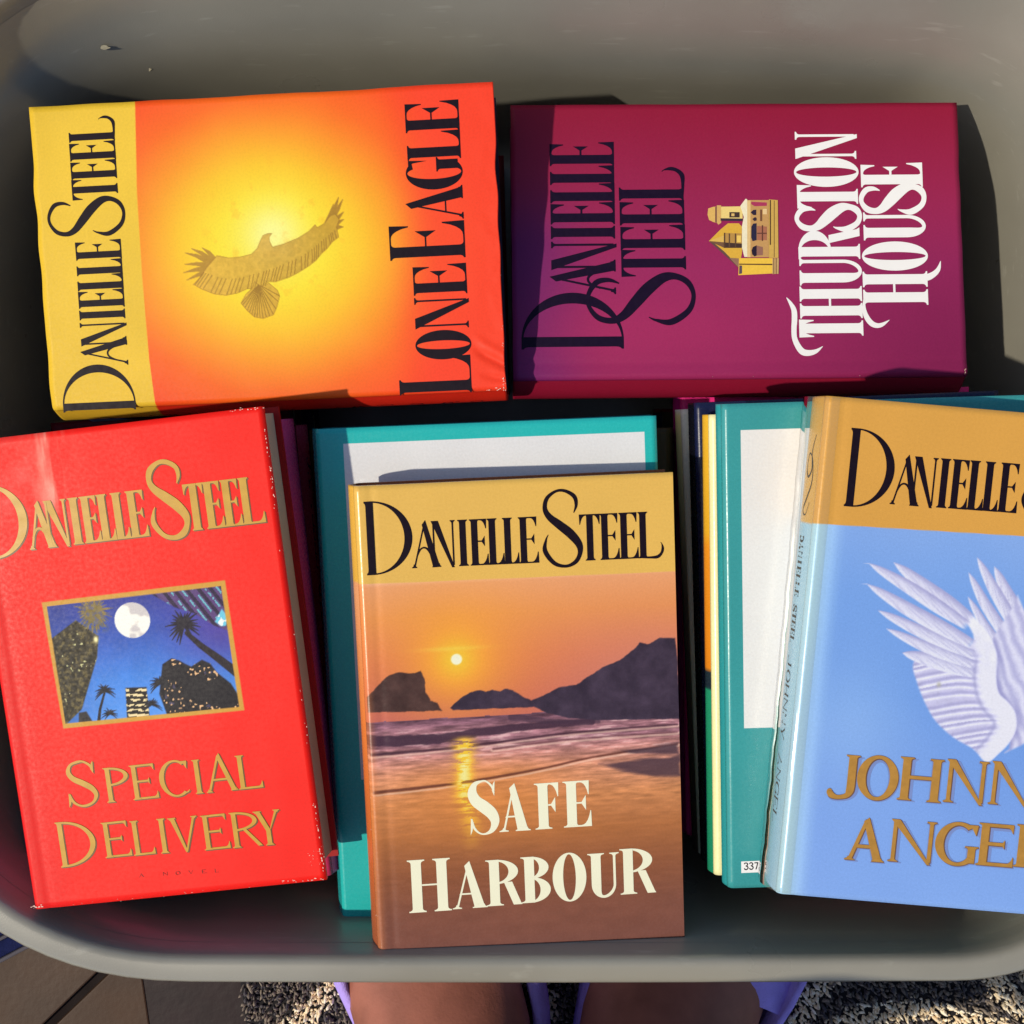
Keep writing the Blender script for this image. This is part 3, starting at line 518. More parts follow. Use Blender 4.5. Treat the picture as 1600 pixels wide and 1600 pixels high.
def book(name, label, loc, rot, Wd, H, T, paint, spine_paint, mat_=None, xs=None, ys=None, hinge=True, group=None, back=(120, 60, 50), cat='book', bulge=3.0, wavy=0.0, inset=3.0, pages=None, relief=None):
    """local frame: x away from the spine, y up the cover, z out of the cover; sizes in metres"""
    mat_ = mat_ or M_PRINT
    b = empty(name, loc, rot)
    tag(b, label, cat, group or 'hardcover books stacked in the tub')
    Wm, Hm, Tm = Wd * 1000, H * 1000, T * 1000
    if xs is None: xs = axis(Wm)
    if ys is None: ys = axis(Hm)
    extra = np.array([0.25, 0.6, 1.1, 1.7, 2.4, 3.2, 5, 6, 7, 8, 9, 10, 12])
    xs = np.array(sorted(set(np.round(np.concatenate([xs, extra]), 3))))
    X, Y = np.meshgrid(xs, ys, indexing='ij')
    C = ink(np.clip(paint(X, Y), 0, 255))
    Z = top_z(X, Wm, hinge)
    nx, ny = X.shape
    if relief: Z = Z + relief(X, Y, Wm, Hm)
    Yg = Y.copy(); Xg = X.copy()
    if wavy:
        e = np.abs(Y / Hm - 0.5) * 2
        Yg = Y + wavy * (vnoise(X, Y * 0 + 3, 14, 5) - 0.5) * e ** 6
        Xg = X + wavy * (vnoise(X * 0 + 9, Y, 17, 8) - 0.5) * (X / Wm) ** 6
    idx = np.arange(nx * ny).reshape(nx, ny)
    V = np.stack([Xg.ravel(), Yg.ravel(), Z.ravel()], 1)
    F = np.stack([idx[:-1, :-1].ravel(), idx[1:, :-1].ravel(), idx[1:, 1:].ravel(), idx[:-1, 1:].ravel()], 1).tolist()
    per = list(idx[:, 0]) + list(idx[-1, 1:]) + list(idx[::-1, -1][1:]) + list(idx[0, ::-1][1:-1])
    n0 = len(V)
    low = V[per].copy(); low[:, 2] = np.minimum(low[:, 2] - 0.6, -2.6)
    low[:, 0] = np.clip(low[:, 0], 0.4, Wm)
    V = np.vstack([V, low])
    Cc = C.reshape(-1, 3)
    Cc = np.vstack([Cc, Cc[per] * 0.9])
    m = len(per)
    for i in range(m):
        j = (i + 1) % m
        F.append([per[j], per[i], n0 + i, n0 + j])
    F.append([n0 + i for i in range(m)][::-1])
    me = mesh('front_cover', V / 1000, F, False)
    sm_ = [True] * (len(F) - m - 1) + [False] * (m + 1)
    me.polygons.foreach_set('use_smooth', sm_)
    colour_attr(me, Cc)
    fc = obj('front_cover', me, b, [mat_])
    # spine
    ns = 14; ysp = np.linspace(0, Hm, max(3, int(Hm / 1.2)))
    t = np.linspace(0, 1, ns)
    sx = -bulge * np.sin(np.pi * t); sz = -3.0 - (Tm - 6.0) * t
    V = []; Cs = []
    TT, YY = np.meshgrid(t, ysp, indexing='ij')
    Csp = ink(np.clip(spine_paint(TT * Tm, YY, Tm), 0, 255)).reshape(-1, 3)
    for i in range(ns):
        for y in ysp: V.append((sx[i] + 0.02, y, sz[i]))
    for i in range(ns):
        for y in (ysp[0], ysp[-1]): V.append((sx[i] * 0.9 + 2.2, y, sz[i]))
    k = len(ysp); F = []
    for i in range(ns - 1):
        for j in range(k - 1): F.append((i * k + j, i * k + j + 1, (i + 1) * k + j + 1, (i + 1) * k + j))
        o_ = ns * k
        F.append((i * k, (i + 1) * k, o_ + 2 * (i + 1), o_ + 2 * i))
        F.append((i * k + k - 1, o_ + 2 * i + 1, o_ + 2 * (i + 1) + 1, (i + 1) * k + k - 1))
    Cs = np.vstack([Csp, np.repeat(Csp[::k], 2, axis=0) * 0.8])
    me = mesh('spine', np.array(V) / 1000, F, True); colour_attr(me, Cs)
    obj('spine', me, b, [mat_])
    # back cover
    z0, z1 = -Tm, -Tm + 2.5
    V = [(0.4, 0, z1), (Wm, 0, z1), (Wm, Hm, z1), (0.4, Hm, z1), (1.0, 0, z0 + .8), (1.6, 0, z0), (Wm, 0, z0), (Wm, Hm, z0), (1.6, Hm, z0), (1.0, Hm, z0 + .8), (0.0, 0, -Tm + 3.0), (0, Hm, -Tm + 3.0)]
    F = [(0, 1, 2, 3), (5, 8, 7, 6), (1, 6, 7, 2), (10, 11, 9, 4), (4, 9, 8, 5), (0, 3, 11, 10), (0, 10, 4, 5, 6, 1), (3, 2, 7, 8, 9, 11)]
    me = mesh('back_cover', np.array(V) / 1000, F); colour_attr(me, np.tile(ink(back), (len(V), 1)))
    obj('back_cover', me, b, [mat_])
    # pages: curved fore-edge, slightly rounded back
    a0, a1 = 2.4, Wm - inset
    zz = np.linspace(-2.62, -Tm + 2.52, 9)
    V = []
    for i, z in enumerate(zz):
        q = math.sin(math.pi * i / 8)
        V += [(a0, inset, z), (a1 - 1.4 * q, inset, z), (a1 - 1.4 * q, Hm - inset, z), (a0, Hm - inset, z)]
    F = [(0, 1, 2, 3), (32, 35, 34, 33)]
    for i in range(8):
        for j in range(4):
            p_, q_ = i * 4 + j, i * 4 + (j + 1) % 4
            F.append((p_, p_ + 4, q_ + 4, q_))
    me = mesh('page_block', np.array(V) / 1000, F)
    obj('page_block', me, b, [pages or M_PAGES])
    return b

def flat(c):
    return lambda X, Y: np.ones(X.shape + (3,)) * np.asarray(c, float) * (0.97 + 0.06 * fbm(X, Y, 25, 3)[..., None])
def flat_sp(c):
    return lambda Zt, Y, T: np.ones(Y.shape + (3,)) * np.asarray(c, float)

def chips(b, spots, name='edge_wear', mat_=None, seed=1, z=0.00012):
    """little torn spots of bare paper along a cover's edge"""
    r = random.Random(seed); d = Decal(z)
    for (x, y, n, spread, size, dirx, diry) in spots:
        for _ in range(n):
            cx = x + r.uniform(-spread, spread) * dirx + r.gauss(0, .5) * (1 - dirx) * 0.7
            cy = y + r.uniform(-spread, spread) * diry + r.gauss(0, .5) * (1 - diry) * 0.7
            s_ = size * .72 * r.uniform(.25, 1); a0 = r.uniform(0, 6)
            P = []
            for k in range(7):
                a = a0 + k * math.tau / 7
                P.append((cx + math.cos(a) * s_ * r.uniform(.4, 1) * (1.5 if diry < dirx else .7), cy + math.sin(a) * s_ * r.uniform(.4, 1) * (1.5 if diry > dirx else .7)))
            d.piece(('poly', P), front)
    o = d.build(name, b, mat_ or M_WHITEPAPER)
    tag(o, kind='stuff')
    return o

# ================================================================== SETTING
FLOOR_Z = -0.2
def plank(name, parent, P, z0, z1, m):
    n = len(P)
    V = [(x, y, z1) for x, y in P] + [(x, y, z0) for x, y in P]
    F = [list(range(n)), list(range(n, 2 * n))[::-1]] + [[i, n + i, n + (i + 1) % n, (i + 1) % n] for i in range(n)]
    me = mesh(name, V, F)
    o = obj(name, me, parent, [m])
    bm_ = o.modifiers.new('bevel', 'BEVEL'); bm_.width = 0.0012; bm_.segments = 2
    return o

M_GROUT = material('dark_joint', (34, 24, 20), rough=0.9, vary=0.2)
M_TILE = material('brown_floor_board', (68, 48, 34), rough=0.55, spec=0.3, bump=0.0002, bscale=200, vary=0.18, vscale=24)  # base colour darkened to stand in for shade on the boards
M_DARKWOOD = material('dark_wood_strip', (40, 24, 20), rough=0.5, spec=0.3, bump=0.0002, bscale=150, vary=0.25, vscale=40)
ground = obj('floor', mesh('floor', [(-6, -6, FLOOR_Z - 0.006), (6, -6, FLOOR_Z - 0.006), (6, 6, FLOOR_Z - 0.006), (-6, 6, FLOOR_Z - 0.006)], [(0, 1, 2, 3)]), None, [M_GROUT])
tag(ground, kind='structure')
# board direction follows the groove seen at the lower left
gd = Vector((0.0385, 0.0374, 0)).normalized(); gn = Vector((-gd.y, gd.x, 0))
g0 = Vector((-0.3080, -0.3590, 0))
XR = -0.2600                                      # where the boards end at the dark strip
def clip_poly(P, f):
    out = []
    for i in range(len(P)):
        a, b_ = P[i], P[(i + 1) % len(P)]
        fa, fb = f(a), f(b_)
        if fa >= 0: out.append(a)
        if (fa >= 0) != (fb >= 0):
            t = fa / (fa - fb); out.append((a[0] + (b_[0] - a[0]) * t, a[1] + (b_[1] - a[1]) * t))
    return out
edge_line = lambda p: (XR + (p[1] + 0.343) * -0.117) - p[0]
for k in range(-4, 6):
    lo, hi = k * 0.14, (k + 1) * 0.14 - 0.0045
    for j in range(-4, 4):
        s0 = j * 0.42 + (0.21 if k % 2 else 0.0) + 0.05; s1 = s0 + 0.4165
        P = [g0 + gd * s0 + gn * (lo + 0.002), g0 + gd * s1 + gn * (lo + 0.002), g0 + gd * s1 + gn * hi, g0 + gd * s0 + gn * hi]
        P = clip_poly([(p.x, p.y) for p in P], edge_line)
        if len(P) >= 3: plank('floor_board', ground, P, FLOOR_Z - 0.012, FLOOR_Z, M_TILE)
plank('dark_strip', ground, [(-0.2585 + .026, -0.9), (-0.150, -0.9), (-0.196, 0.9 - .25), (-0.2612 - .115, 0.65)], FLOOR_Z - 0.02, FLOOR_Z - 0.001, M_DARKWOOD)

# navy mat with pale piping at the far lower left
M_NAVY = material('navy_cloth', (34, 38, 70), rough=0.9, spec=0.1, bump=0.0004, bscale=900, vary=0.2, vscale=200)
M_PIPE = material('grey_piping', (86, 80, 84), rough=0.8, vary=0.1)
mt = empty('floor_mat', (-0.40, -0.20, FLOOR_Z))
tag(mt, 'dark navy cloth mat with thin grey piping, peeking out left of the tub', 'mat')
md = Vector((0.0206, 0.0111, 0)).normalized(); mn = Vector((-md.y, md.x, 0))
c0 = Vector((-0.3391, -0.3212, 0)) - md * 0.25
def matpoly(a, b_, s0, s1): return [tuple((c0 + md * u + mn * v)[:2]) for u, v in ((s0, a), (s1, a), (s1, b_), (s0, b_))]
def mat_part(nm, a, b_, z0, z1, m):
    o = plank(nm, mt, [(x + 0.40, y + 0.20) for x, y in matpoly(a, b_, 0, 0.5)], z0, z1, m); return o
mat_part('cloth', 0.003, 0.0135, 0.0008, 0.006, M_NAVY)
mat_part('piping', 0.0, 0.0028, 0.0008, 0.0075, M_PIPE)
mat_part('piping', 0.0138, 0.0162, 0.0008, 0.0075, M_PIPE)
mat_part('cloth', 0.0165, 0.16, 0.0008, 0.006, M_NAVY)

# ------------------------------------------------------------------ rug
M_RUGBASE = material('rug_backing', (40, 38, 40), rough=0.95, vary=0.2)
m, t, p = new_mat('rug_pile')
at = t.nodes.new('ShaderNodeAttribute'); at.attribute_name = 'ink'
t.links.new(at.outputs['Color'], p.inputs['Base Color']); p.inputs['Roughness'].default_value = 0.95; p.inputs['Specular IOR Level'].default_value = 0.1
M_PILE = m
rug = empty('rug', (0.3, -0.4, FLOOR_Z)); tag(rug, 'shaggy dark grey rug with broad cream curving lines under the tub', 'rug')
ex = lambda y: -0.19 + (y + 0.3454) * -0.117
base = [(ex(-0.75) - 0.3, -0.35), (0.5, -0.35), (0.5, 1.0), (ex(0.6) - 0.3, 1.0)]
P = [(ex(-0.75) - .3, -0.75 + .4), (0.6, -0.35), (0.6, 0.95), (ex(0.55) - .3, 0.95)]
me = mesh('rug_base', [(x, y, 0.004) for x, y in P] + [(x, y, -0.001) for x, y in P], [(0, 1, 2, 3), (7, 6, 5, 4), (0, 4, 5, 1), (1, 5, 6, 2), (2, 6, 7, 3), (3, 7, 4, 0)])
obj('backing', me, rug, [M_RUGBASE])
rr = np.random.RandomState(3)
gx = np.arange(-0.24, 0.56, 0.0024); gy = np.arange(-0.47, -0.20, 0.0024)
GX, GY = np.meshgrid(gx, gy); GX = (GX + rr.uniform(-.0012, .0012, GX.shape)).ravel(); GY = (GY + rr.uniform(-.0012, .0012, GY.shape)).ravel()
keep = GX > ex(GY) + 0.001
GX, GY = GX[keep], GY[keep]
cream = np.zeros(len(GX))
wob = 0.0022 * (fbm(GX * 1000, GY * 1000, 6, 31) - .5) * 2
for ln in RUG_LINES:
    d, *_ = polyline(GX, GY, smooth_line(ln))
    cream = np.maximum(cream, (d + wob < 0.0078).astype(float))
# tufts: small leaning four-sided nubs
n = len(GX)
ang = rr.uniform(0, math.tau, n); lean = rr.uniform(0.0010, 0.0046, n); hgt = rr.uniform(0.006, 0.011, n); wd = rr.uniform(0.0007, 0.0015, n)
lx, ly = np.cos(ang) * lean, np.sin(ang) * lean
V = np.zeros((n, 9, 3)); phi = rr.uniform(0, 1.5, n)
for k in range(4):
    a = phi + k * math.pi / 2
    V[:, k] = np.stack([GX + np.cos(a) * wd * 0.8, GY + np.sin(a) * wd * 0.8, np.full(n, 0.003)], 1)
    V[:, 4 + k] = np.stack([GX + lx * .7 + np.cos(a) * wd, GY + ly * .7 + np.sin(a) * wd, hgt * 0.7], 1)
V[:, 8] = np.stack([GX + lx, GY + ly, hgt], 1)
V[:, :, 0] -= 0.3; V[:, :, 1] += 0.4
fidx = []
for k in range(4):
    k2 = (k + 1) % 4
    fidx.append((k, k2, 4 + k2)); fidx.append((k, 4 + k2, 4 + k)); fidx.append((4 + k, 4 + k2, 8))
FI = (np.array(fidx)[None] + (np.arange(n) * 9)[:, None, None]).reshape(-1, 3)
me = bpy.data.meshes.new('pile')
me.vertices.add(n * 9); me.vertices.foreach_set('co', V.ravel())
me.loops.add(len(FI) * 3); me.loops.foreach_set('vertex_index', FI.ravel().astype(np.int32))
me.polygons.add(len(FI)); me.polygons.foreach_set('loop_start', (np.arange(len(FI)) * 3).astype(np.int32)); me.polygons.foreach_set('use_smooth', [True] * len(FI))
me.update(); me.validate()
dk = np.array([lin((122, 112, 104)), lin((88, 84, 88)), lin((142, 130, 118))])[rr.randint(0, 3, n)]
cr = np.array([lin((250, 232, 200)), lin((242, 220, 186)), lin((254, 244, 222))])[rr.randint(0, 3, n)]
cc = np.where(cream[:, None] > 0, cr, dk)
colour_attr(me, np.repeat(cc, 9, axis=0))
pile = obj('pile', me, rug, [M_PILE]); tag(pile, kind='stuff')

# ------------------------------------------------------------------ plastic tub
m, t, p = new_mat('grey_plastic')
p.inputs['Base Color'].default_value = (0.30, 0.28, 0.225, 1)
p.inputs['Coat Weight'].default_value = 0.35
p.inputs['Coat Roughness'].default_value = 0.18
p.inputs['Roughness'].default_value = 0.36
p.inputs['Specular IOR Level'].default_value = 0.5
tc = t.nodes.new('ShaderNodeTexCoord')
n1 = t.nodes.new('ShaderNodeTexNoise'); n1.inputs['Scale'].default_value = 14; n1.inputs['Detail'].default_value = 8
mr = t.nodes.new('ShaderNodeMapRange'); mr.inputs[1].default_value = .3; mr.inputs[2].default_value = .7; mr.inputs[3].default_value = .26; mr.inputs[4].default_value = .40
t.links.new(tc.outputs['Object'], n1.inputs['Vector']); t.links.new(n1.outputs['Fac'], mr.inputs[0]); t.links.new(mr.outputs[0], p.inputs['Roughness'])
n2 = t.nodes.new('ShaderNodeTexNoise'); n2.inputs['Scale'].default_value = 1500; n2.inputs['Detail'].default_value = 2
bp = t.nodes.new('ShaderNodeBump'); bp.inputs['Distance'].default_value = 0.00006
t.links.new(tc.outputs['Object'], n2.inputs['Vector']); t.links.new(n2.outputs['Fac'], bp.inputs['Height']); t.links.new(bp.outputs[0], p.inputs['Normal'])
ns_ = t.nodes.new('ShaderNodeTexNoise'); ns_.inputs['Scale'].default_value = 1.0; ns_.inputs['Detail'].default_value = 6
mp_ = t.nodes.new('ShaderNodeMapping'); mp_.inputs['Scale'].default_value = (40, 90, 260)
rs_ = t.nodes.new('ShaderNodeMapRange'); rs_.inputs[1].default_value = .63; rs_.inputs[2].default_value = .74
mc_ = t.nodes.new('ShaderNodeMix'); mc_.data_type = 'RGBA'; mc_.inputs[6].default_value = (0.285, 0.275, 0.235, 1); mc_.inputs[7].default_value = (0.34, 0.33, 0.285, 1)
nd_ = t.nodes.new('ShaderNodeTexNoise'); nd_.inputs['Scale'].default_value = 9; nd_.inputs['Detail'].default_value = 7
rd_ = t.nodes.new('ShaderNodeMapRange'); rd_.inputs[1].default_value = .35; rd_.inputs[2].default_value = .7; rd_.inputs[3].default_value = .88; rd_.inputs[4].default_value = 1.08
md_ = t.nodes.new('ShaderNodeVectorMath'); md_.operation = 'SCALE'
t.links.new(tc.outputs['Object'], mp_.inputs[0]); t.links.new(mp_.outputs[0], ns_.inputs['Vector']); t.links.new(ns_.outputs['Fac'], rs_.inputs[0])
t.links.new(rs_.outputs[0], mc_.inputs[0]); t.links.new(tc.outputs['Object'], nd_.inputs['Vector']); t.links.new(nd_.outputs['Fac'], rd_.inputs[0])
t.links.new(mc_.outputs[2], md_.inputs[0]); t.links.new(rd_.outputs[0], md_.inputs['Scale']); t.links.new(md_.outputs[0], p.inputs['Base Color'])
M_TUB = m
TCX, TCY, THW, THH, TR_ = 0.0000, 0.0185, 0.3150, 0.2565, 0.095
ZR = 0.03
def outline(inset, ext=0.0, n=18, m=16):
    hw, hh, r = THW - inset, THH - inset, max(TR_ - inset * 0.75, 0.02)
    P = []
    rt = r + 0.058
    cs = [(hw - r, hh - r, 0), (-hw + rt, hh - rt, 90), (-hw + rt, -hh + rt, 180), (hw - r, -hh + r, 270)]
    rs = [r, rt, rt, r]
    for i, (cx, cy, a0) in enumerate(cs):
        r = rs[i]
        for k in range(n + 1):
            a = math.radians(a0 + 90 * k / n)
            ex_ = 2.25   # slightly squarer than a circle
            ca, sa = math.cos(a), math.sin(a)
            P.append((cx + r * math.copysign(abs(ca) ** (2 / ex_), ca), cy + r * math.copysign(abs(sa) ** (2 / ex_), sa)))
        nx_, ny_, na = cs[(i + 1) % 4]
        a = math.radians(na); q0 = P[-1]; r = rs[(i + 1) % 4]
        q1 = (nx_ + r * round(math.cos(a)), ny_ + r * round(math.sin(a)))
        for k in range(1, m): P.append((q0[0] + (q1[0] - q0[0]) * k / m, q0[1] + (q1[1] - q0[1]) * k / m))
    out = []
    for x, y in P:
        u, v = x / THW, y / THH
        top = 0.010 if y > 0 else 0.0022
        y2 = y + (1 - u * u) * top * abs(v) - (0.004 * u * u * v)
        x2 = x + (1 - v * v) * 0.006 * u
        y2 -= ext * max(0.0, v) ** 1.5
        x2 -= ext * 0.35 * u * abs(u)
        out.append((TCX + x2, TCY + y2))
    return out
tub = empty('storage_tub', (TCX, TCY, FLOOR_Z))
tag(tub, 'large grey plastic storage tub with rounded corners, full of stacked hardcover books', 'storage tub')
def loft(name, prof, m, parent, close_in=None, origin=(TCX, TCY, FLOOR_Z)):
    V = []; F = []; n = len(outline(0))
    for q_ in prof:
        V += [(x - origin[0], y - origin[1], q_[1] - origin[2]) for x, y in outline(q_[0], q_[2] if len(q_) > 2 else 0.0)]
    for i in range(len(prof) - 1):
        for k in range(n):
            k2 = (k + 1) % n
            F.append((i * n + k, i * n + k2, (i + 1) * n + k2, (i + 1) * n + k))
    if close_in:
        F.append([(len(prof) - 1) * n + k for k in range(n)])
    me = mesh(name, V, F, True)
    o = obj(name, me, parent, [m])
    return o
z = ZR
loft('rim', [(0.0015, z - 0.021), (0.0002, z - 0.020), (-0.0012, z - 0.017), (-0.0004, z - 0.006), (0.0004, z - 0.0028), (0.0020, z - 0.0008), (0.0042, z - 0.0002), (0.0098, z), (0.0116, z - 0.0004), (0.0132, z - 0.0020), (0.0142, z - 0.0048), (0.0149, z - 0.010), (0.0157, z - 0.0152)], M_TUB, tub)
zi = ZR - 0.222
loft('inner_wall', [(0.0158, z - 0.015), (0.0166, z - 0.020, .0015), (0.0172, z - 0.028, .005), (0.0182, z - 0.045, .013), (0.0192, z - 0.065, .021), (0.0205, z - 0.085, .026), (0.0225, z - 0.115, .029), (0.0262, z - 0.150, .030), (0.0300, z - 0.180, .030), (0.0325, z - 0.207, .030), (0.0365, z - 0.217, .030), (0.044, zi, .030), (0.050, zi - 0.0003, .030)], M_TUB, tub, close_in=True)
loft('outer_wall', [(0.0022, z - 0.0208), (0.0100, z - 0.0206), (0.0130, z - 0.0222), (0.0150, z - 0.040, .008), (0.0165, z - 0.090, .024), (0.0225, z - 0.180, .027), (0.0270, z - 0.214, .027), (0.0310, z - 0.224, .027), (0.0390, z - 0.2285, .027), (0.043, z - 0.2288, .027)], M_TUB, tub, close_in=True)
# scuff marks on the far wall
M_SCUFF = material('scuffed_plastic', (188, 178, 150), rough=0.6, vary=0.2, vscale=600)
def scuff(cx, zc, sx, sz, seed):
    r = random.Random(seed)
    P = outline(0.0188, 0.0155 if zc > ZR - .06 else 0.0235)
    far = [q for q in P if q[1] > TCY + 0.15]
    q = min(far, key=lambda q: abs(q[0] - cx))
    y = q[1] - 0.0014
    pts = []
    for k in range(12):
        a = k * math.tau / 12
        dz_ = math.sin(a) * sz * r.uniform(.6, 1)
        pts.append((cx + math.cos(a) * sx * r.uniform(.6, 1) - TCX, y + dz_ * .36 - TCY, dz_ - FLOOR_Z + zc))
    obj('scuff', mesh('scuff', pts, [list(range(12))[::-1]]), tub, [M_SCUFF])

# ================================================================== ART PAINTERS
A = ART
def bbox(*names, pad=1.0):
    p_ = np.array([q for n_ in names for q in A[n_]])
    return (p_[:, 0].min() - pad, p_[:, 0].max() + pad), (p_[:, 1].min() - pad, p_[:, 1].max() + pad)

def paint_safe(X, Y):
    (bx0, by0), (bx1, by1) = A['safe_band']
    bandY = by0 + (by1 - by0) * (X - bx0) / (bx1 - bx0)
    sx, sy = A['safe_sun'][0]; sr = abs(A['safe_sun'][1][0] - sx)
    hy = 0.5 * (A['safe_hor'][0][1] + A['safe_hor'][1][1])
    d = np.hypot(X - sx, (Y - sy))
    C = stops(Y, [(hy - 2, (192, 102, 96)), (hy + 12, (206, 110, 88)), (sy, (220, 124, 84)), (sy + 22, (230, 146, 84)), (sy + 38, (232, 158, 108)), (by0, (240, 176, 134))])
    C = over(C, (204, 130, 116), 0.75 * sm(70, 150, X) * sm(by0, by0 - 68, Y))
    C = over(C, (250, 168, 50), 0.95 * np.exp(-(d / 26) ** 1.4))
    C = over(C, (255, 200, 60), 0.9 * np.exp(-(d / 9) ** 1.5))
    C = over(C, (255, 206, 80), 0.6 * np.exp(-((Y - sy - 5.5) / 1.1) ** 2 - ((X - sx + 2) / 14) ** 2))
    C = over(C, (255, 246, 205), sm(sr + .6, sr - .5, d))
    # sea and sand
    low = Y < hy + 1.2 + 0.3 * (vnoise(X, Y, 5, 4) - .5)
    t = hy - Y
    sea = stops(t, [(0, (122, 84, 96)), (6, (170, 118, 124)), (12, (150, 104, 112)), (18, (196, 134, 124)), (30, (206, 140, 108)), (42, (198, 130, 84)), (60, (176, 110, 66)), (80, (146, 90, 62)), (100, (132, 84, 68)), (140, (124, 82, 76))])
    st1 = fbm(X * 0.22, Y * 1.6, 2.2, 11, 5); st2 = fbm(X * 0.3 + Y * .1, Y * 2.2, 1.6, 21, 4)
    am = np.clip(1.15 - t / 60, 0.12, 1)
    sea = sea * (1 + am[..., None] * 0.9 * (st1 - 0.5)[..., None]) * (1 + 0.25 * am[..., None] * (st2 - .5)[..., None] * 2)
    sea = over(sea, (238, 200, 190), np.clip((st1 - 0.62) * 5, 0, .6) * sm(2, 6, t) * sm(26, 14, t))
    sea = over(sea, (232, 140, 60), 0.5 * sm(16, 30, t) * sm(74, 40, t) * np.exp(-((X - sx - 8) / 45) ** 2))
    for nm, w, al, col in (('safe_w1', 2.6, .9, (72, 50, 62)), ('safe_w1b', 1.6, .7, (74, 54, 66)), ('safe_w2', .65, .85, (70, 44, 52)), ('safe_w3', .45, .7, (96, 60, 62)), ('safe_w4', .7, .8, (92, 50, 40))):
        dd, side, tt_, _ = polyline(X, Y, smooth_line(A[nm]))
        wv = w * (0.75 + 0.8 * fbm(X, Y * 3, 6, 41)) * (1 - 0.5 * tt_)
        sea = over(sea, col, al * sm(wv + .5, wv - .5, dd))
        sea = over(sea, (244, 206, 180), 0.55 * sm(.9, 0, np.abs(dd - wv - .7)) * (side < 0) * (w < 1))
    for nm in ('safe_p1', 'safe_p2'):
        mk, dd = poly_mask(X, Y, A[nm], 2.2)
        sea = over(sea, (78, 58, 66), 0.85 * sm(.25, .8, mk + 0.5 * (fbm(X * .3, Y * 1.5, 3, 51) - .5)))
    r0, r1, r2 = A['safe_ref']
    cx = np.interp(Y, [r2[1], r1[1], r0[1]], [r2[0], r1[0], r0[0]])
    k = np.exp(-((X - cx + 1.5 * (st1 - .5)) / (3.0 + 3 * st2)) ** 2) * sm(r2[1] - 20, r1[1] + 8, Y) * sm(r0[1] + 4, r0[1] - 1, Y)
    sea = over(sea, (255, 196, 60), k * (0.35 + 1.0 * (st1 > .42)))
    sea = over(sea, (255, 240, 170), np.clip(k * 1.5 - .75, 0, 1) * (st1 > .52))
    C = np.where(low[..., None], sea, C)
    rg = 0.5 * (fbm(X, Y, 2.4, 61, 4) - .5)
    for nm, c0_, c1_ in (('safe_rock2', (66, 54, 66), (52, 48, 66)), ('safe_rock1', (78, 56, 50), (62, 46, 50))):
        mk, dd = poly_mask(X, Y, A[nm], .35)
        mk = np.clip(0.5 + (dd + rg * 1.6) / .5, 0, 1)
        base = np.asarray(c0_) * (0.8 + 0.45 * fbm(X, Y, 5, 71)[..., None])
        C = C * (1 - mk[..., None]) + base * mk[..., None]
    # gold band over everything
    up = sm(-.2, .2, Y - bandY)
    gold = np.array((228, 180, 88)) * (0.985 + .03 * fbm(X, Y, 30, 81))[..., None]
    C = C * (1 - up[..., None]) + gold * up[..., None]
    C = over(C, (226, 130, 70), 0.5 * sm(6, 0, X) * (1 - up))
    return C

def palm(X, Y, cx, cy, R, seed, n=17, a0=-20, a1=200, droop=.35):
    r = random.Random(seed); mk = np.zeros(X.shape)
    near = (np.abs(X - cx) < R * 1.4) & (np.abs(Y - cy) < R * 1.4)
    if not near.any(): return mk
    Xs, Ys = X[near], Y[near]; mm = np.zeros(Xs.shape)
    for k in range(n):
        a = math.radians(a0 + (a1 - a0) * (k + r.uniform(-.3, .3)) / (n - 1)); l = R * r.uniform(.75, 1.1)
        pts = [(cx, cy, .9)]
        for s_ in (.4, .75, 1.0):
            pts.append((cx + math.cos(a) * l * s_, cy + math.sin(a) * l * s_ - droop * R * s_ * s_, .9 * (1.1 - s_) + .1))
        d, _, tt_, w = polyline(Xs, Ys, pts)
        mm = np.maximum(mm, np.clip((w * R * .11 - d) / .35 + .5, 0, 1))
    mk[near] = mm
    return mk

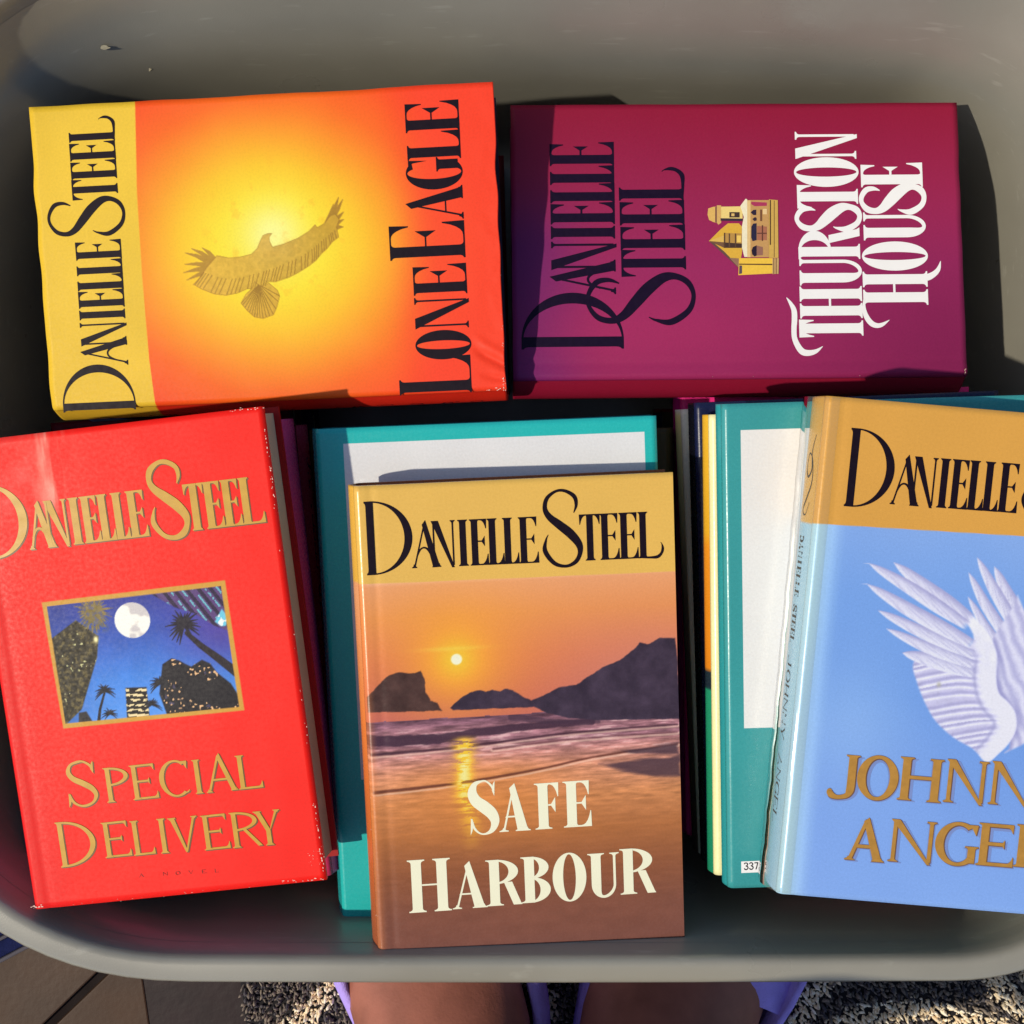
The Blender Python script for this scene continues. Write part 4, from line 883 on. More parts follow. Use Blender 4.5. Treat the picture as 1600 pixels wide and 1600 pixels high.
def paint_red(X, Y):
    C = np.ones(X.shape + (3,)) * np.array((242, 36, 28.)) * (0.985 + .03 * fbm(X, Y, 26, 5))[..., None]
    C = over(C, (196, 34, 44), .3 * sm(28, 0, X))  # shade along the left strip, painted as a darker red
    # glare painted in as pale blotches near the upper left
    s_ = fbm(X * 1.6, Y * .35, 6, 14, 5)
    k = np.exp(-((X - 42) / 9) ** 2) * sm(170, 205, Y)
    C = over(C, (252, 150, 128), np.clip((s_ - .42) * 3.0, 0, 1) * k)
    C = over(C, (240, 120, 110), .5 * np.clip((fbm(X, Y, 9, 15) - .45) * 3, 0, 1) * sm(44, 24, X) * sm(172, 200, Y))
    mk, _ = poly_mask(X, Y, A['red_frame'], .25)
    C = over(C, (206, 152, 62), mk)
    mi, _ = poly_mask(X, Y, A['red_inner'], .2)
    inside = mi > 0
    if not inside.any(): return C
    (x0, x1), (y0, y1) = bbox('red_inner', pad=0)
    u = (X - x0) / (x1 - x0); v = (Y - y0) / (y1 - y0)
    P = stops(v, [(0, (88, 150, 226)), (.35, (66, 128, 210)), (.7, (52, 84, 170)), (1, (52, 58, 140))])
    P = over(P, (84, 62, 148), sm(.5, 1.0, u) * sm(.15, .7, v) * .9)
    P = over(P, (40, 62, 130), .4 * sm(.25, 0, u))
    P = P * (.94 + .12 * fbm(X, Y, 7, 33))[..., None]
    mk, _ = poly_mask(X, Y, A['red_tr'], .3)
    tb = np.sin((X * .9 + Y * .55) * 1.25)
    tower = np.where((tb > .35)[..., None], np.array((46, 34, 62.)), np.array((92, 66, 116.)))
    P = P * (1 - mk[..., None]) + tower * mk[..., None]
    P = over(P, (110, 180, 190), mk * (np.sin((X * .9 + Y * .55) * 1.25 + 2.6) > .86) * (fbm(X, Y, 2.4, 17) > .5))
    mk, _ = poly_mask(X, Y, A['red_tur'], .3); P = over(P, (110, 196, 216), mk); P = over(P, (236, 250, 250), mk * (vnoise(X, Y, 1.5, 6) > .62))
    pc = A['red_palms']
    nz = fbm(X, Y, 1.3, 91, 3)
    mk, _ = poly_mask(X, Y, A['red_bl'], .3)
    bl = stops(nz, [(.3, (36, 32, 26)), (.55, (60, 52, 36)), (.75, (110, 96, 58))])
    P = P * (1 - mk[..., None]) + bl * mk[..., None]
    P = over(P, (206, 200, 140), mk * sm(.84, .92, vnoise(X * .9 + Y * .3, Y * .8, 1.0, 23)) * (vnoise(X, Y, 7, 25) > .45))
    cx, cy = pc[1]
    m2 = palm(X, Y, cx + 1.5, cy + 1, 9.2, 5, n=26, a0=-120, a1=240, droop=.1)
    P = over(P, np.array((146, 122, 70)), m2 * (.55 + .45 * (nz > .5)))
    C2, _ = poly_mask(X, Y, [(cx - 4, cy - 8), (cx + 6, cy - 8), (cx + 5, cy + 5), (cx - 4, cy + 4)], 2.5)
    P = over(P, (120, 104, 58), C2 * .8 * (nz > .42))
    lx, ly = cx + .5, cy - 13
    P = over(P, (255, 240, 170), np.exp(-((X - lx) / 1.1) ** 2 - ((Y - ly) / 1.6) ** 2) * 1.2)
    mk, _ = poly_mask(X, Y, A['red_bl2'], .3); P = over(P, (44, 40, 44), mk)
    for nm, cb in (('red_br', (30, 26, 34)), ('red_mid', (34, 28, 30))):
        mk, _ = poly_mask(X, Y, A[nm], .3); P = over(P, cb, mk)
        if nm == 'red_br':
            w = vnoise(X * 1.0, Y, 1.15, 77); w2 = vnoise(X, Y, 6.5, 78)
            P = over(P, (236, 186, 132), mk * sm(.76, .84, w) * (w2 > .40)); P = over(P, (90, 84, 120), mk * sm(.70, .78, vnoise(X, Y, 1.6, 80)) * (w2 > .6) * .6)
        else:
            P = over(P, (240, 216, 160), mk * (np.sin(Y * 2.5 + .25 * X) > .1) * (vnoise(X, Y * 2, 1.7, 79) > .40))
    mo, mr_ = A['red_moon']; rad = abs(mr_[0] - mo[0]); d = np.hypot(X - mo[0], Y - mo[1])
    moon = np.array((252, 244, 224.)) * np.ones(X.shape + (3,))
    cr = fbm(X, Y, rad * .75, 12, 3)
    moon = over(moon, (200, 190, 186), sm(.48, .60, cr) * .9)
    P = P * (1 - sm(rad + .2, rad - .2, d)[..., None]) + moon * sm(rad + .2, rad - .2, d)[..., None]
    def tr_(pts, w0, w1):
        q = [(a[0], a[1], w0 + (w1 - w0) * i / (len(pts) - 1)) for i, a in enumerate(pts)]
        dd, _, _, w = polyline(X, Y, q); return np.clip((w / 2 - dd) / .3 + .5, 0, 1)
    P = over(P, (38, 30, 38), tr_(A['red_trunk'], 2.2, 4.6)); P = over(P, (30, 26, 36), tr_(A['red_trunk2'], 1.0, 1.6))
    P = over(P, (32, 27, 40), palm(X, Y, pc[0][0], pc[0][1], 8.4, 2, n=22, a0=-70, a1=250, droop=.15))
    P = over(P, (26, 24, 36), palm(X, Y, pc[2][0], pc[2][1], 5.4, 3, n=15))
    P = over(P, (26, 24, 36), palm(X, Y, pc[3][0], pc[3][1], 4.4, 4, n=13))
    P = over(P, (26, 24, 36), palm(X, Y, pc[4][0], pc[4][1], 6.0, 6, n=17))
    P = over(P, (26, 24, 36), palm(X, Y, pc[5][0], pc[5][1], 4.8, 8, n=15))
    return C * (1 - mi[..., None]) + P * mi[..., None]

def paint_eagle(X, Y):
    cx, cy = A['eagle_center'][0]
    d = np.hypot((X - cx) * 1.03, (Y - cy) * .92) * (1 + .10 * (fbm(X, Y, 40, 3) - .5))
    C = stops(d / 85, [(0, (255, 226, 74)), (.30, (255, 216, 52)), (.50, (252, 190, 44)), (.70, (248, 150, 40)), (.92, (244, 104, 36)), (1.2, (240, 76, 36)), (1.6, (236, 62, 36))])
    gx_, gy_ = A['eagle_glow'][0]
    C = over(C, (255, 240, 150), .85 * np.exp(-(np.hypot(X - gx_, Y - gy_) / 15) ** 2))
    C = over(C, (242, 66, 44), .75 * sm(62, 30, Y) * sm(.45, .95, d / 85))
    cl = fbm(X, Y, 5, 66, 4)
    C = over(C, (206, 150, 40), .35 * 0.6 * sm(.62, .80, cl) * sm(95, 40, np.hypot(X - gx_, Y - gy_) * 1.8))
    C = over(C, (170, 90, 40), .0 * sm(.80, .86, vnoise(X, Y, 2.2, 67)) * (fbm(X, Y, 16, 68) > .62))
    bd, _ = poly_mask(X, Y, A['eagle_body'], .3)
    tl, _ = poly_mask(X, Y, A['eagle_tail'], .3)
    lead, trail, tc_ = A['eagle_lead'], A['eagle_trail'], A['eagle_tailc']
    fe = np.zeros(X.shape)
    for nm in ('eagle_tipsL', 'eagle_tipsR'):
        c_ = np.mean(A[nm][1:], axis=0)
        for q in A[nm][1:]:
            b0 = (A[nm][0][0] + .30 * (q[0] - c_[0]), A[nm][0][1] + .30 * (q[1] - c_[1]))
            mid = ((b0[0] * .45 + q[0] * .55) + .5, (b0[1] * .45 + q[1] * .55) - .5)
            dd, _, _, w = polyline(X, Y, [(b0[0], b0[1], 3.2), (mid[0], mid[1], 2.0), (q[0], q[1], .35)])
            fe = np.maximum(fe, np.clip((w / 2 - dd) / .3 + .5, 0, 1))
    tex = fbm(X, Y, 1.6, 88, 3)
    body = stops(np.clip((Y - 90) / 60 + .4 * (tex - .5), 0, 1), [(0, (176, 134, 50)), (.5, (196, 150, 58)), (1, (206, 160, 66))]) * (.91 + .18 * tex)[..., None]
    al = np.maximum(np.maximum(bd, tl), fe)
    dl, *_ = polyline(X, Y, trail); dle, *_ = polyline(X, Y, lead)
    # flight feather lines run from the leading edge to the trailing edge
    fs = np.zeros(X.shape)
    L_, T_ = np.array(smooth_line(lead, 8)), np.array(smooth_line(trail, 8))
    for k in range(38):
        s_ = k / 37
        a = L_[min(len(L_) - 1, int(s_ * (len(L_) - 1)))]; b_ = T_[min(len(T_) - 1, int(s_ * (len(T_) - 1)))]
        a = a * .45 + b_ * .55
        dd, _, _, _ = polyline(X, Y, [tuple(a), tuple(b_)])
        fs = np.maximum(fs, np.clip((.22 - dd) / .22 + .5, 0, 1))
    for q in smooth_line(tc_[1:], 3):
        dd, _, _, _ = polyline(X, Y, [tuple(tc_[0]), tuple(q)])
        fs = np.maximum(fs, np.clip((.22 - dd) / .2 + .5, 0, 1) * tl)
    Cc = C * (1 - .74 * al[..., None]) + body * (.74 * al)[..., None]
    Cc = over(Cc, (138, 100, 36), fs * al * .75)
    rim = al * (1 - sm(.3, 1.0, poly_mask(X, Y, A['eagle_body'], .8)[0]))
    Cc = over(Cc, (132, 92, 34), fe * (1 - bd) * .45)
    e1 = np.clip(1 - np.abs(poly_mask(X, Y, A['eagle_body'], .3)[1]) / .35, 0, 1)
    e2 = np.clip(1 - np.abs(poly_mask(X, Y, A['eagle_tail'], .3)[1]) / .35, 0, 1)
    Cc = over(Cc, (134, 92, 34), np.maximum(e1 * (1 - tl * .5), e2) * .6)
    hx, hy_ = L_[len(L_) // 2]
    sp = A['eagle_split']
    ey = np.interp(X, [p_[0] for p_ in sp[::-1]], [p_[1] for p_ in sp[::-1]])
    up = sm(-.2, .2, Y - ey)
    yel = np.array((232, 190, 58.)) * (.96 + .07 * fbm(X, Y, 22, 4))[..., None]
    return Cc * (1 - up[..., None]) + yel * up[..., None]

def paint_house(X, Y):
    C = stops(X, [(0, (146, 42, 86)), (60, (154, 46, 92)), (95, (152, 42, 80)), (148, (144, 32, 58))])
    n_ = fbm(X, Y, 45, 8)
    C = over(C, (104, 40, 104), np.clip(.7 * sm(188, 236, Y) * sm(112, 70, X + 14 * (n_ - .5)), 0, 1))  # purple shadow tint painted into the colour towards the cover's head
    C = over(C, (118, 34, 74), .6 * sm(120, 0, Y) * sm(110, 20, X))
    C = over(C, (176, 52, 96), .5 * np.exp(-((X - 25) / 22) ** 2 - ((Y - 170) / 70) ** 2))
    return C

def paint_angel(X, Y):
    n_ = fbm(X, Y, 50, 9, 3)
    C = stops(Y + 30 * (n_ - .5), [(0, (132, 168, 228)), (50, (124, 160, 222)), (95, (112, 152, 216)), (135, (118, 158, 218)), (180, (132, 166, 220))])
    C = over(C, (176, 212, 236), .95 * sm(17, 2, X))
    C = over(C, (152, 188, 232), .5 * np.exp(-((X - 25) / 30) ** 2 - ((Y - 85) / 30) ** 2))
    wt = np.array((216, 214, 232.)); sh_ = np.array((164, 162, 202.))
    def feather(C, ln):
        dd, side, tt_, w = polyline(X, Y, smooth_line(ln, 5))
        u = dd / (w / 2 + 1e-6)
        mk = np.clip((w / 2 - dd) / .5 + .5, 0, 1)
        s_ = side * u
        bar = .5 + .5 * np.sin(tt_ * 60 + s_ * 4)
        col = wt * (1 - .0) + 0 * X[..., None]
        col = over(col, sh_, sm(.0, 1.0, s_) * .95)
        col = over(col, (236, 236, 246), .5 * sm(0, -.8, s_))
        col = over(col, (176, 174, 210), .55 * sm(.45, .75, fbm(tt_ * 9, s_ * 6 + tt_ * 30, 1.0, 55, 4)))
        col = col * (.975 + .03 * bar * fbm(X, Y, 1.4, 4))[..., None]
        mk = mk * sm(1.0, .92, tt_)
        return C * (1 - mk[..., None]) + col * mk[..., None]
    (bx0, bx1), (by0, by1) = bbox('wing_body', 'wing_body2')
    for ln in FEATHERS2: C = feather(C, ln)
    mk, dd = poly_mask(X, Y, A['wing_body2'], .6)
    sp = A['wing_spine']
    d2, side2, t2, _ = polyline(X, Y, smooth_line(sp, 8))
    col = np.ones(X.shape + (3,)) * wt
    col = over(col, sh_, .7 * (0.5 + .5 * np.sin(X * 1.1 + Y * .55 + 5 * fbm(X, Y, 7, 2))))
    C = C * (1 - mk[..., None]) + col * mk[..., None]
    C = over(C, (132, 130, 182), .55 * mk * sm(4, 0, poly_mask(X, Y, A['wing_body'], .6)[1] * -1))
    mk, dd = poly_mask(X, Y, smooth_line(A['wing_body'] + A['wing_body'][:1], 4), .5)
    col = np.ones(X.shape + (3,)) * np.array((196, 192, 220.))
    S_, O_ = np.array(smooth_line(sp, 10)), np.array(smooth_line(A['wing_outer'], 10))
    acc = np.full(X.shape, 1e9); sd_ = np.zeros(X.shape)
    rj = random.Random(4)
    for k in range(16):
        s_ = min(1, max(0, (k + rj.uniform(-.3, .3)) / 15))
        a = S_[int((.35 + .65 * s_) * (len(S_) - 1))]; b_ = O_[int(s_ * (len(O_) - 1))]
        mid = (a + b_) / 2 + np.array([1.0, 3.2 * (1 - s_)])
        d_, si_, t_, _ = polyline(X, Y, smooth_line([tuple(a), tuple(mid), tuple(b_)], 5))
        m_ = d_ < acc; acc = np.where(m_, d_, acc); sd_ = np.where(m_, si_ * d_, sd_)
    col = over(col, (232, 230, 244), np.exp(-((sd_ - .5) / .75) ** 2) * .95)
    col = over(col, (156, 152, 194), np.exp(-((sd_ + .9 + 1.2 * (fbm(X, Y, 6, 3) - .5)) / .9) ** 2) * .6)
    col = over(col, (226, 224, 238), sm(9.5, 3.0, d2 + 2.0 * (fbm(X, Y, 5, 7) - .5)))
    col = col * (.96 + .08 * fbm(X, Y, 3, 13))[..., None]
    C = C * (1 - mk[..., None]) + col * mk[..., None]
    for ln in FEATHERS[::-1]: C = feather(C, ln)
    k = mk * sm(7.5, 2.5, d2) * sm(.30, .45, t2)
    C = over(C, (226, 224, 238), k * .9)
    C = over(C, (148, 146, 188), mk * .5 * np.exp(-((d2 - 7.5) / 1.0) ** 2) * (side2 < 0) * sm(.2, .4, t2))
    C = over(C, (170, 165, 140), .7 * np.exp(-((X - A['wing_outer'][0][0] - 12) / 1.1) ** 2 - ((Y - A['wing_outer'][0][1] + 8) / 1.3) ** 2))
    (bx0, by0), (bx1, by1) = A['angel_band']
    ey = by0 + (by1 - by0) * (X - bx0) / (bx1 - bx0)
    up = sm(-.2, .2, Y - ey)
    gold = np.array((214, 156, 72.)) * (.98 + .04 * fbm(X, Y, 30, 81))[..., None]
    return C * (1 - up[..., None]) + gold * up[..., None]

def paint_teal(x0, x1, y0, y1, c=(46, 178, 172), pc=(222, 220, 218)):
    def f(X, Y):
        C = np.ones(X.shape + (3,)) * np.array(c, float) * (.97 + .06 * fbm(X, Y, 40, 6))[..., None]
        mk = (X > x0) & (X < x1) & (Y > y0) & (Y < y1)
        C[mk] = np.array(pc) * (.985 + .03 * fbm(X, Y, 18, 16)[mk])[..., None]
        return C
    return f

# ================================================================== BOOKS
def pose(k):
    q = POSE[k]; return q['loc'], q['rot'], q['W'], q['H']

# --- sunset book, centre front
l_, r_, w_, h_ = pose('safe')
wm, hm = w_ * 1000, h_ * 1000
b_safe = book('hardcover_book', 'hardcover with orange sunset beach and dark rocks below a gold band, middle pile', l_, r_, w_, h_, 0.0225, paint_safe,
              lambda Z, Y, T: np.where((Y > A['safe_band'][0][1])[..., None], np.array((230, 176, 74.)), stops(Y, [(0, (150, 84, 56)), (60, (206, 106, 56)), (120, (232, 130, 66)), (187, (232, 160, 110))])),
              mat_=M_GLOSS, xs=axis(wm, (3, wm), fstep=.42), ys=axis(hm, (26, A['safe_band'][0][1] + 1.5), fstep=.42), back=(150, 90, 60))
d = Decal(); d.text(TEXT['safe_author'], 'steel', front, swash_last=True); d.build('author_lettering', b_safe, M_INKDARK)
d = Decal(); d.text(TEXT['safe_title1'], 'bold', front); d.text(TEXT['safe_title2'], 'bold', front); d.build('title_lettering', b_safe, M_INKCREAM)
chips(b_safe, [(.6, 20, 2, 15, .5, 0, 1), (.5, 80, 3, 30, .45, 0, 1), (1.5, 0.8, 2, 3, .5, 1, 0)], seed=3)

# --- red book, left front
l_, r_, w_, h_ = pose('red')
wm, hm = w_ * 1000, h_ * 1000
(fx0, fx1), (fy0, fy1) = bbox('red_frame')
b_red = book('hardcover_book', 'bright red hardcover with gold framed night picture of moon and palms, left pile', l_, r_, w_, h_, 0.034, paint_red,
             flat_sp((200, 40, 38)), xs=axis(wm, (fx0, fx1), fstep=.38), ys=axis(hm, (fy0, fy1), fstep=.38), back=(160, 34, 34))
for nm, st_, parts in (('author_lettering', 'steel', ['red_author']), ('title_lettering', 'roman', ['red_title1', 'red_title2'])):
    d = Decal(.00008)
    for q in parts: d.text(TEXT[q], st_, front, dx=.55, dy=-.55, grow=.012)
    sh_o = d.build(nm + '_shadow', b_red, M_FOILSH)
    d = Decal(.00022)
    for q in parts: d.text(TEXT[q], st_, front, grow=.012)
    d.build(nm, b_red, M_FOIL)
d = Decal(); d.text(TEXT['red_novel'], 'small', front); d.build('subtitle_lettering', b_red, M_REDSMALL)
chips(b_red, [(wm - .6, 205, 26, 20, .7, 0, 1), (wm - 8, hm - .5, 16, 9, .6, 1, 0), (wm - 1, 22, 22, 18, .8, 0, 1), (wm - 12, 1, 20, 11, .8, 1, 0), (2, 1.2, 14, 3, .8, 1, 0), (wm - .5, 110, 12, 60, .5, 0, 1), (60, .5, 14, 50, .4, 1, 0), (wm - 5, 12, 14, 4, .6, 1, 1)], seed=5)

# --- teal books
def box_from(nm, i=0): return A[nm]
l_, r_, w_, h_ = pose('teal'); wm, hm = w_ * 1000, h_ * 1000
(p0x, p0y), (p1x, p1y) = A['teal_panel']
X0, X1, Y1, Y0 = p0x, p1x, (p0y + p1y) / 2, 85.0
b_teal = book('hardcover_book', 'turquoise hardcover with a large blank white panel, lying under the sunset book', l_, r_, w_, h_, 0.027, paint_teal(X0, X1, Y0, Y1),
              flat_sp((40, 150, 150)), mat_=M_GLOSS, xs=axis(wm, hard=(X0, X1)), ys=axis(hm, hard=(Y0, Y1)), back=(40, 150, 150), hinge=False)
l_, r_, w_, h_ = pose('teal2'); wm, hm = w_ * 1000, h_ * 1000
(p0x, p0y), (p1x, p1y) = A['teal2_panel']
X0, X1, Y1, Y0 = (p0x + p1x) / 2, 150.0, p0y, p1y
b_teal2 = book('hardcover_book', 'teal hardcover with white panel and small number sticker, lying under the blue winged book', l_, r_, w_, h_, 0.0165, paint_teal(X0, X1, Y0, Y1, (62, 148, 146), (226, 222, 214)),
               flat_sp((52, 150, 150)), mat_=M_GLOSS, xs=axis(wm, hard=(X0, X1)), ys=axis(hm, hard=(Y0, Y1)), back=(52, 140, 140), bulge=1.5, hinge=False)
sx0, sy1 = A['teal2_sticker'][0]; sy0 = A['teal2_sticker'][1][1]
d = Decal(.00008); d.piece(('poly', [(sx0, sy0), (sx0 + 24, sy0 + .3), (sx0 + 24, sy1 + .3), (sx0, sy1)]), front); stk = d.build('sticker', b_teal2, M_INKWHITE)
d = Decal(.00014); d.text(TEXT['teal2_sticker'], 'digits', front); d.build('sticker_number', b_teal2, M_INKDARK)

# --- blue winged book, right front
l_, r_, w_, h_ = pose('angel'); wm, hm = w_ * 1000, h_ * 1000
def angel_sp(Z, Y, T):
    C = stops(Z, [(0, (164, 204, 238)), (12, (146, 194, 228)), (28, (136, 188, 222))])
    return np.where((Y > A['angel_band'][0][1])[..., None], np.array((212, 158, 62.)), C)
(wx0, wx1), (wy0, wy1) = bbox('wing_body', 'wing_outer', 'wing_body2')
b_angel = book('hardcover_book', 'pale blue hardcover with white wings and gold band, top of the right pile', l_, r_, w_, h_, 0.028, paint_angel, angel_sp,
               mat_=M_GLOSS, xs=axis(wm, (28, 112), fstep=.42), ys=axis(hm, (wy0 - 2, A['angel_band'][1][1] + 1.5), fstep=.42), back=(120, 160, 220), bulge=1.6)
d = Decal(); d.text(TEXT['angel_author'][:12], 'steel', front); d.build('author_lettering', b_angel, M_INKDARK)
tl = [l for l in TEXT['angel_title1'] + TEXT['angel_title2'] if l[2] < wm - 2]
def italic(letters): return letters
def front_it(x, y, z, k=.06):
    return (x / 1000, y / 1000, z)
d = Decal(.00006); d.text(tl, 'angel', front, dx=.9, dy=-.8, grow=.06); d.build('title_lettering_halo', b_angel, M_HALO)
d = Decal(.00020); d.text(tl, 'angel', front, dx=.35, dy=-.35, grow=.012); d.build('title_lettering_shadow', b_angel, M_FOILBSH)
d = Decal(.00034); d.text(tl, 'angel', front); d.build('title_lettering', b_angel, M_FOILB)

def spine_text(b, T, H, txt, y0, y1, cap, name, m, style='steel', zc=.5, down=True, bulge=3.0):
    """lettering that runs along the spine, reading from the top down"""
    n = len(txt); wl = (y1 - y0) / n
    def f(x, y, z):   # x along the spine, y across it (mm, 0 = edge near the back)
        t_ = min(1, max(0, 1 - y / T))
        xs_ = -bulge * math.sin(math.pi * t_)
        return ((xs_ - .06 - z * 1000) / 1000, x / 1000 if not down else (H - x) / 1000, (-3.0 - (T - 6.0) * t_) / 1000)
    L = []
    for i, ch in enumerate(txt):
        if ch == ' ': continue
        L.append([ch, y0 + i * wl, y0 + (i + .92) * wl, T * zc - cap / 2, T * zc + cap / 2])
    d_ = Decal(.00002); d_.text(L, style, f); return d_.build(name, b, m)
spine_text(b_angel, 28, hm, 'DANIELLE STEEL', 66, 118, 8, 'spine_author_lettering', M_INKDARK, zc=.55, bulge=1.6)
spine_text(b_angel, 28, hm, 'JOHNNY ANGEL', 124, 206, 8, 'spine_title_lettering', M_INKDARK, 'roman', zc=.55, bulge=1.6)
# big curled initials on the gold part of the spine
d = Decal(.00003)
def sp_f(x, y, z):
    t_ = min(1, max(0, 1 - y / 32)); return ((-1.6 * math.sin(math.pi * t_) - .06) / 1000 - z, (hm - x) / 1000, (-3 - 22 * t_) / 1000)
d.piece(brush([(18, 26, .5), (26, 22, 1.0), (34, 24, 1.3), (38, 19, 1.2), (34, 14, 1.0), (27, 17, .7), (30, 24, .8), (40, 26, 1.1), (48, 20, 1.4), (54, 13, 1.1), (56, 20, .6), (50, 25, .4)]), sp_f)
d.build('spine_monogram', b_angel, M_INKDARK)
# clear plastic film wrapped round the jacket, standing off the spine
m, t, p = new_mat('clear_film')
gl = t.nodes.new('ShaderNodeBsdfGlossy'); gl.inputs['Roughness'].default_value = 0.08
tr = t.nodes.new('ShaderNodeBsdfTransparent'); tr.inputs[0].default_value = (.93, .93, .88, 1)
df = t.nodes.new('ShaderNodeBsdfDiffuse'); df.inputs[0].default_value = (.8, .8, .7, 1)
fr = t.nodes.new('ShaderNodeLayerWeight'); fr.inputs[0].default_value = .12
mx = t.nodes.new('ShaderNodeMixShader'); mx2 = t.nodes.new('ShaderNodeMixShader'); mx2.inputs[0].default_value = .06
t.links.new(tr.outputs[0], mx2.inputs[1]); t.links.new(df.outputs[0], mx2.inputs[2])
t.links.new(fr.outputs['Fresnel'], mx.inputs[0]); t.links.new(mx2.outputs[0], mx.inputs[1]); t.links.new(gl.outputs[0], mx.inputs[2])
t.links.new(mx.outputs[0], t.nodes['Material Output'].inputs[0])
M_FILM = m
V = []; n = 60
for j in range(n + 1):
    y = .5 + (hm - 1) * j / n
    o_ = 2.0 + 1.2 * j / n + .12 * math.sin(j * .9) + .1 * math.sin(j * 2.3)
    V += [(6.5, y, .30), (3.5, y, .32), (-.3, y, -1.2), (-1.2 - o_, y, -5), (-2.8 - o_ * 1.3, y, -12), (-2.6 - o_, y, -20), (-1.2, y, -27.0)]
F = [(j * 7 + k, j * 7 + k + 1, (j + 1) * 7 + k + 1, (j + 1) * 7 + k) for j in range(n) for k in range(6)]
obj('plastic_film', mesh('plastic_film', np.array(V) / 1000, F, True), b_angel, [M_FILM])

# --- yellow and orange bird book, upper left
l_, r_, w_, h_ = pose('eagle'); wm, hm = w_ * 1000, h_ * 1000
(ex0, ex1), (ey0, ey1) = bbox('eagle_body', 'eagle_tail', 'eagle_tipsL', 'eagle_tipsR')
def eagle_sp(Z, Y, T):
    return np.where((Y > 183)[..., None], np.array((214, 170, 50.)), np.array((206, 44, 30.)))
def eagle_fold(X, Y, Wm, Hm):
    m_ = sm(17.5, 9, Y)
    z_ = -1.1 * np.exp(-((X - 13 - .55 * Y) / 2.2) ** 2) * m_ + .55 * np.exp(-((X - 18 - .6 * Y) / 2.6) ** 2) * m_
    z_ += -.8 * np.exp(-((X - 6 - .2 * Y) / 1.6) ** 2) * sm(15, 5, Y)
    return z_ + .5 * (fbm(X, Y, 9, 4) - .5) * sm(14, 3, Y)
b_eagle = book('hardcover_book', 'yellow and orange hardcover with a soaring eagle before a glowing sun', l_, r_, w_, h_, 0.033, paint_eagle, eagle_sp,
               xs=axis(wm, (ex0, ex1), fstep=.4, hard=((4, 34, 1.0),)), ys=axis(hm, (ey0, ey1), fstep=.4, hard=((181.6, 187.5, .35), (0.5, 22, .9))), hinge=False, back=(50, 44, 60), bulge=5, wavy=1.4, relief=eagle_fold)
d = Decal(); d.text([[c, a + .6, b_ + .6, y0, y1] for c, a, b_, y0, y1 in TEXT['eagle_author']], 'steel', front, swash_last=True); d.build('author_lettering', b_eagle, M_INKDARK)
d = Decal(); d.text(TEXT['eagle_title'], 'eagle', front); d.build('title_lettering', b_eagle, M_INKDARK)
spine_text(b_eagle, 33, hm, 'DANIELLE STEEL  LONE EAGLE', 20, 225, 11, 'spine_lettering', M_INKDARK, zc=.5, bulge=5)
chips(b_eagle, [(4, 1.0, 14, 4, .7, 1, 0), (20, .6, 8, 12, .5, 1, 0), (.8, 6, 8, 5, .7, 0, 1), (30, .5, 5, 30, .35, 1, 0)], seed=9)

# --- maroon book with gilded mansion, upper right
l_, r_, w_, h_ = pose('house'); wm, hm = w_ * 1000, h_ * 1000
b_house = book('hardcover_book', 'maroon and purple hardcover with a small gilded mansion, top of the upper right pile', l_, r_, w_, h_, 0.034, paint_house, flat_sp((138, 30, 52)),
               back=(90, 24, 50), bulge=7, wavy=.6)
d = Decal(); d.text(TEXT['house_author1'], 'steel', front); d.text(TEXT['house_author2'], 'steel', front, swash_last=True); d.build('author_lettering', b_house, M_INKNAVY)
d = Decal(); d.text(TEXT['house_title1'], 'house', front); d.text(TEXT['house_title2'], 'house', front)
for sw in SWASH: d.piece(brush([tuple(q) for q in sw]), front)
d.build('title_lettering', b_house, M_INKWHITE)
V = []; F = []; CL = []
for i, (nm, c, P) in enumerate(MANSION):
    k = len(V); V += [(x / 1000, y / 1000, .0001 + i * .000012) for x, y in P]; F.append(list(range(k, k + len(P)))); CL += [ink(c)] * len(P)
me = mesh('mansion_picture', V, F); colour_attr(me, np.array(CL)); obj('mansion_picture', me, b_house, [M_PRINT])
spine_text(b_house, 34, hm, 'DANIELLE STEEL  THURSTON HOUSE', 14, 222, 9, 'spine_lettering', M_INKNAVY, zc=.36, bulge=7)
chips(b_house, [(2, 1, 8, 3, .6, 1, 0), (1, 130, 6, 80, .3, 0, 1)], seed=12)

# --- books showing only an edge
def edge_pose(k, Wd, side='L'):
    q = EDGE[k]; return q['o'], (0, 0, q['rz']), q['H']
def yellow_sp(Z, Y, T):
    f = Y / 245
    bands = stops(f, [(0, (40, 140, 104)), (.395, (44, 150, 110)), (.40, (40, 50, 60)), (.435, (44, 56, 64)), (.44, (236, 140, 40)), (.70, (240, 150, 44)), (.73, (236, 176, 50)), (1, (232, 178, 54))])
    return np.where((Z < T * .48)[..., None], np.array((236, 176, 54.)), bands) if False else bands
o_, ro, H_ = edge_pose('yellow', .16); book('hardcover_book', 'book with yellow, orange and green banded spine, just under the teal book', o_, ro, .16, H_, .0178, flat((244, 232, 172)), yellow_sp, mat_=M_GLOSS, back=(60, 140, 100), bulge=2)
o_, ro, H_ = edge_pose('black', .16); b_black = book('hardcover_book', 'glossy black and navy hardcover, third from below the blue winged book', o_, ro, .158, H_, .0185, flat((34, 38, 66)), flat_sp((26, 24, 32)), mat_=M_GLOSS, back=(26, 24, 32), bulge=2)
def cream_shade_sp(Z, Y, T):  # shade on the lower spine, painted as a fade from cream to grey brown
    return stops(Y / 260, [(0, (84, 66, 56)), (.55, (112, 98, 84)), (.70, (166, 160, 124)), (.84, (214, 206, 140)), (.93, (232, 216, 136)), (.95, (216, 214, 214)), (1, (240, 232, 200))])
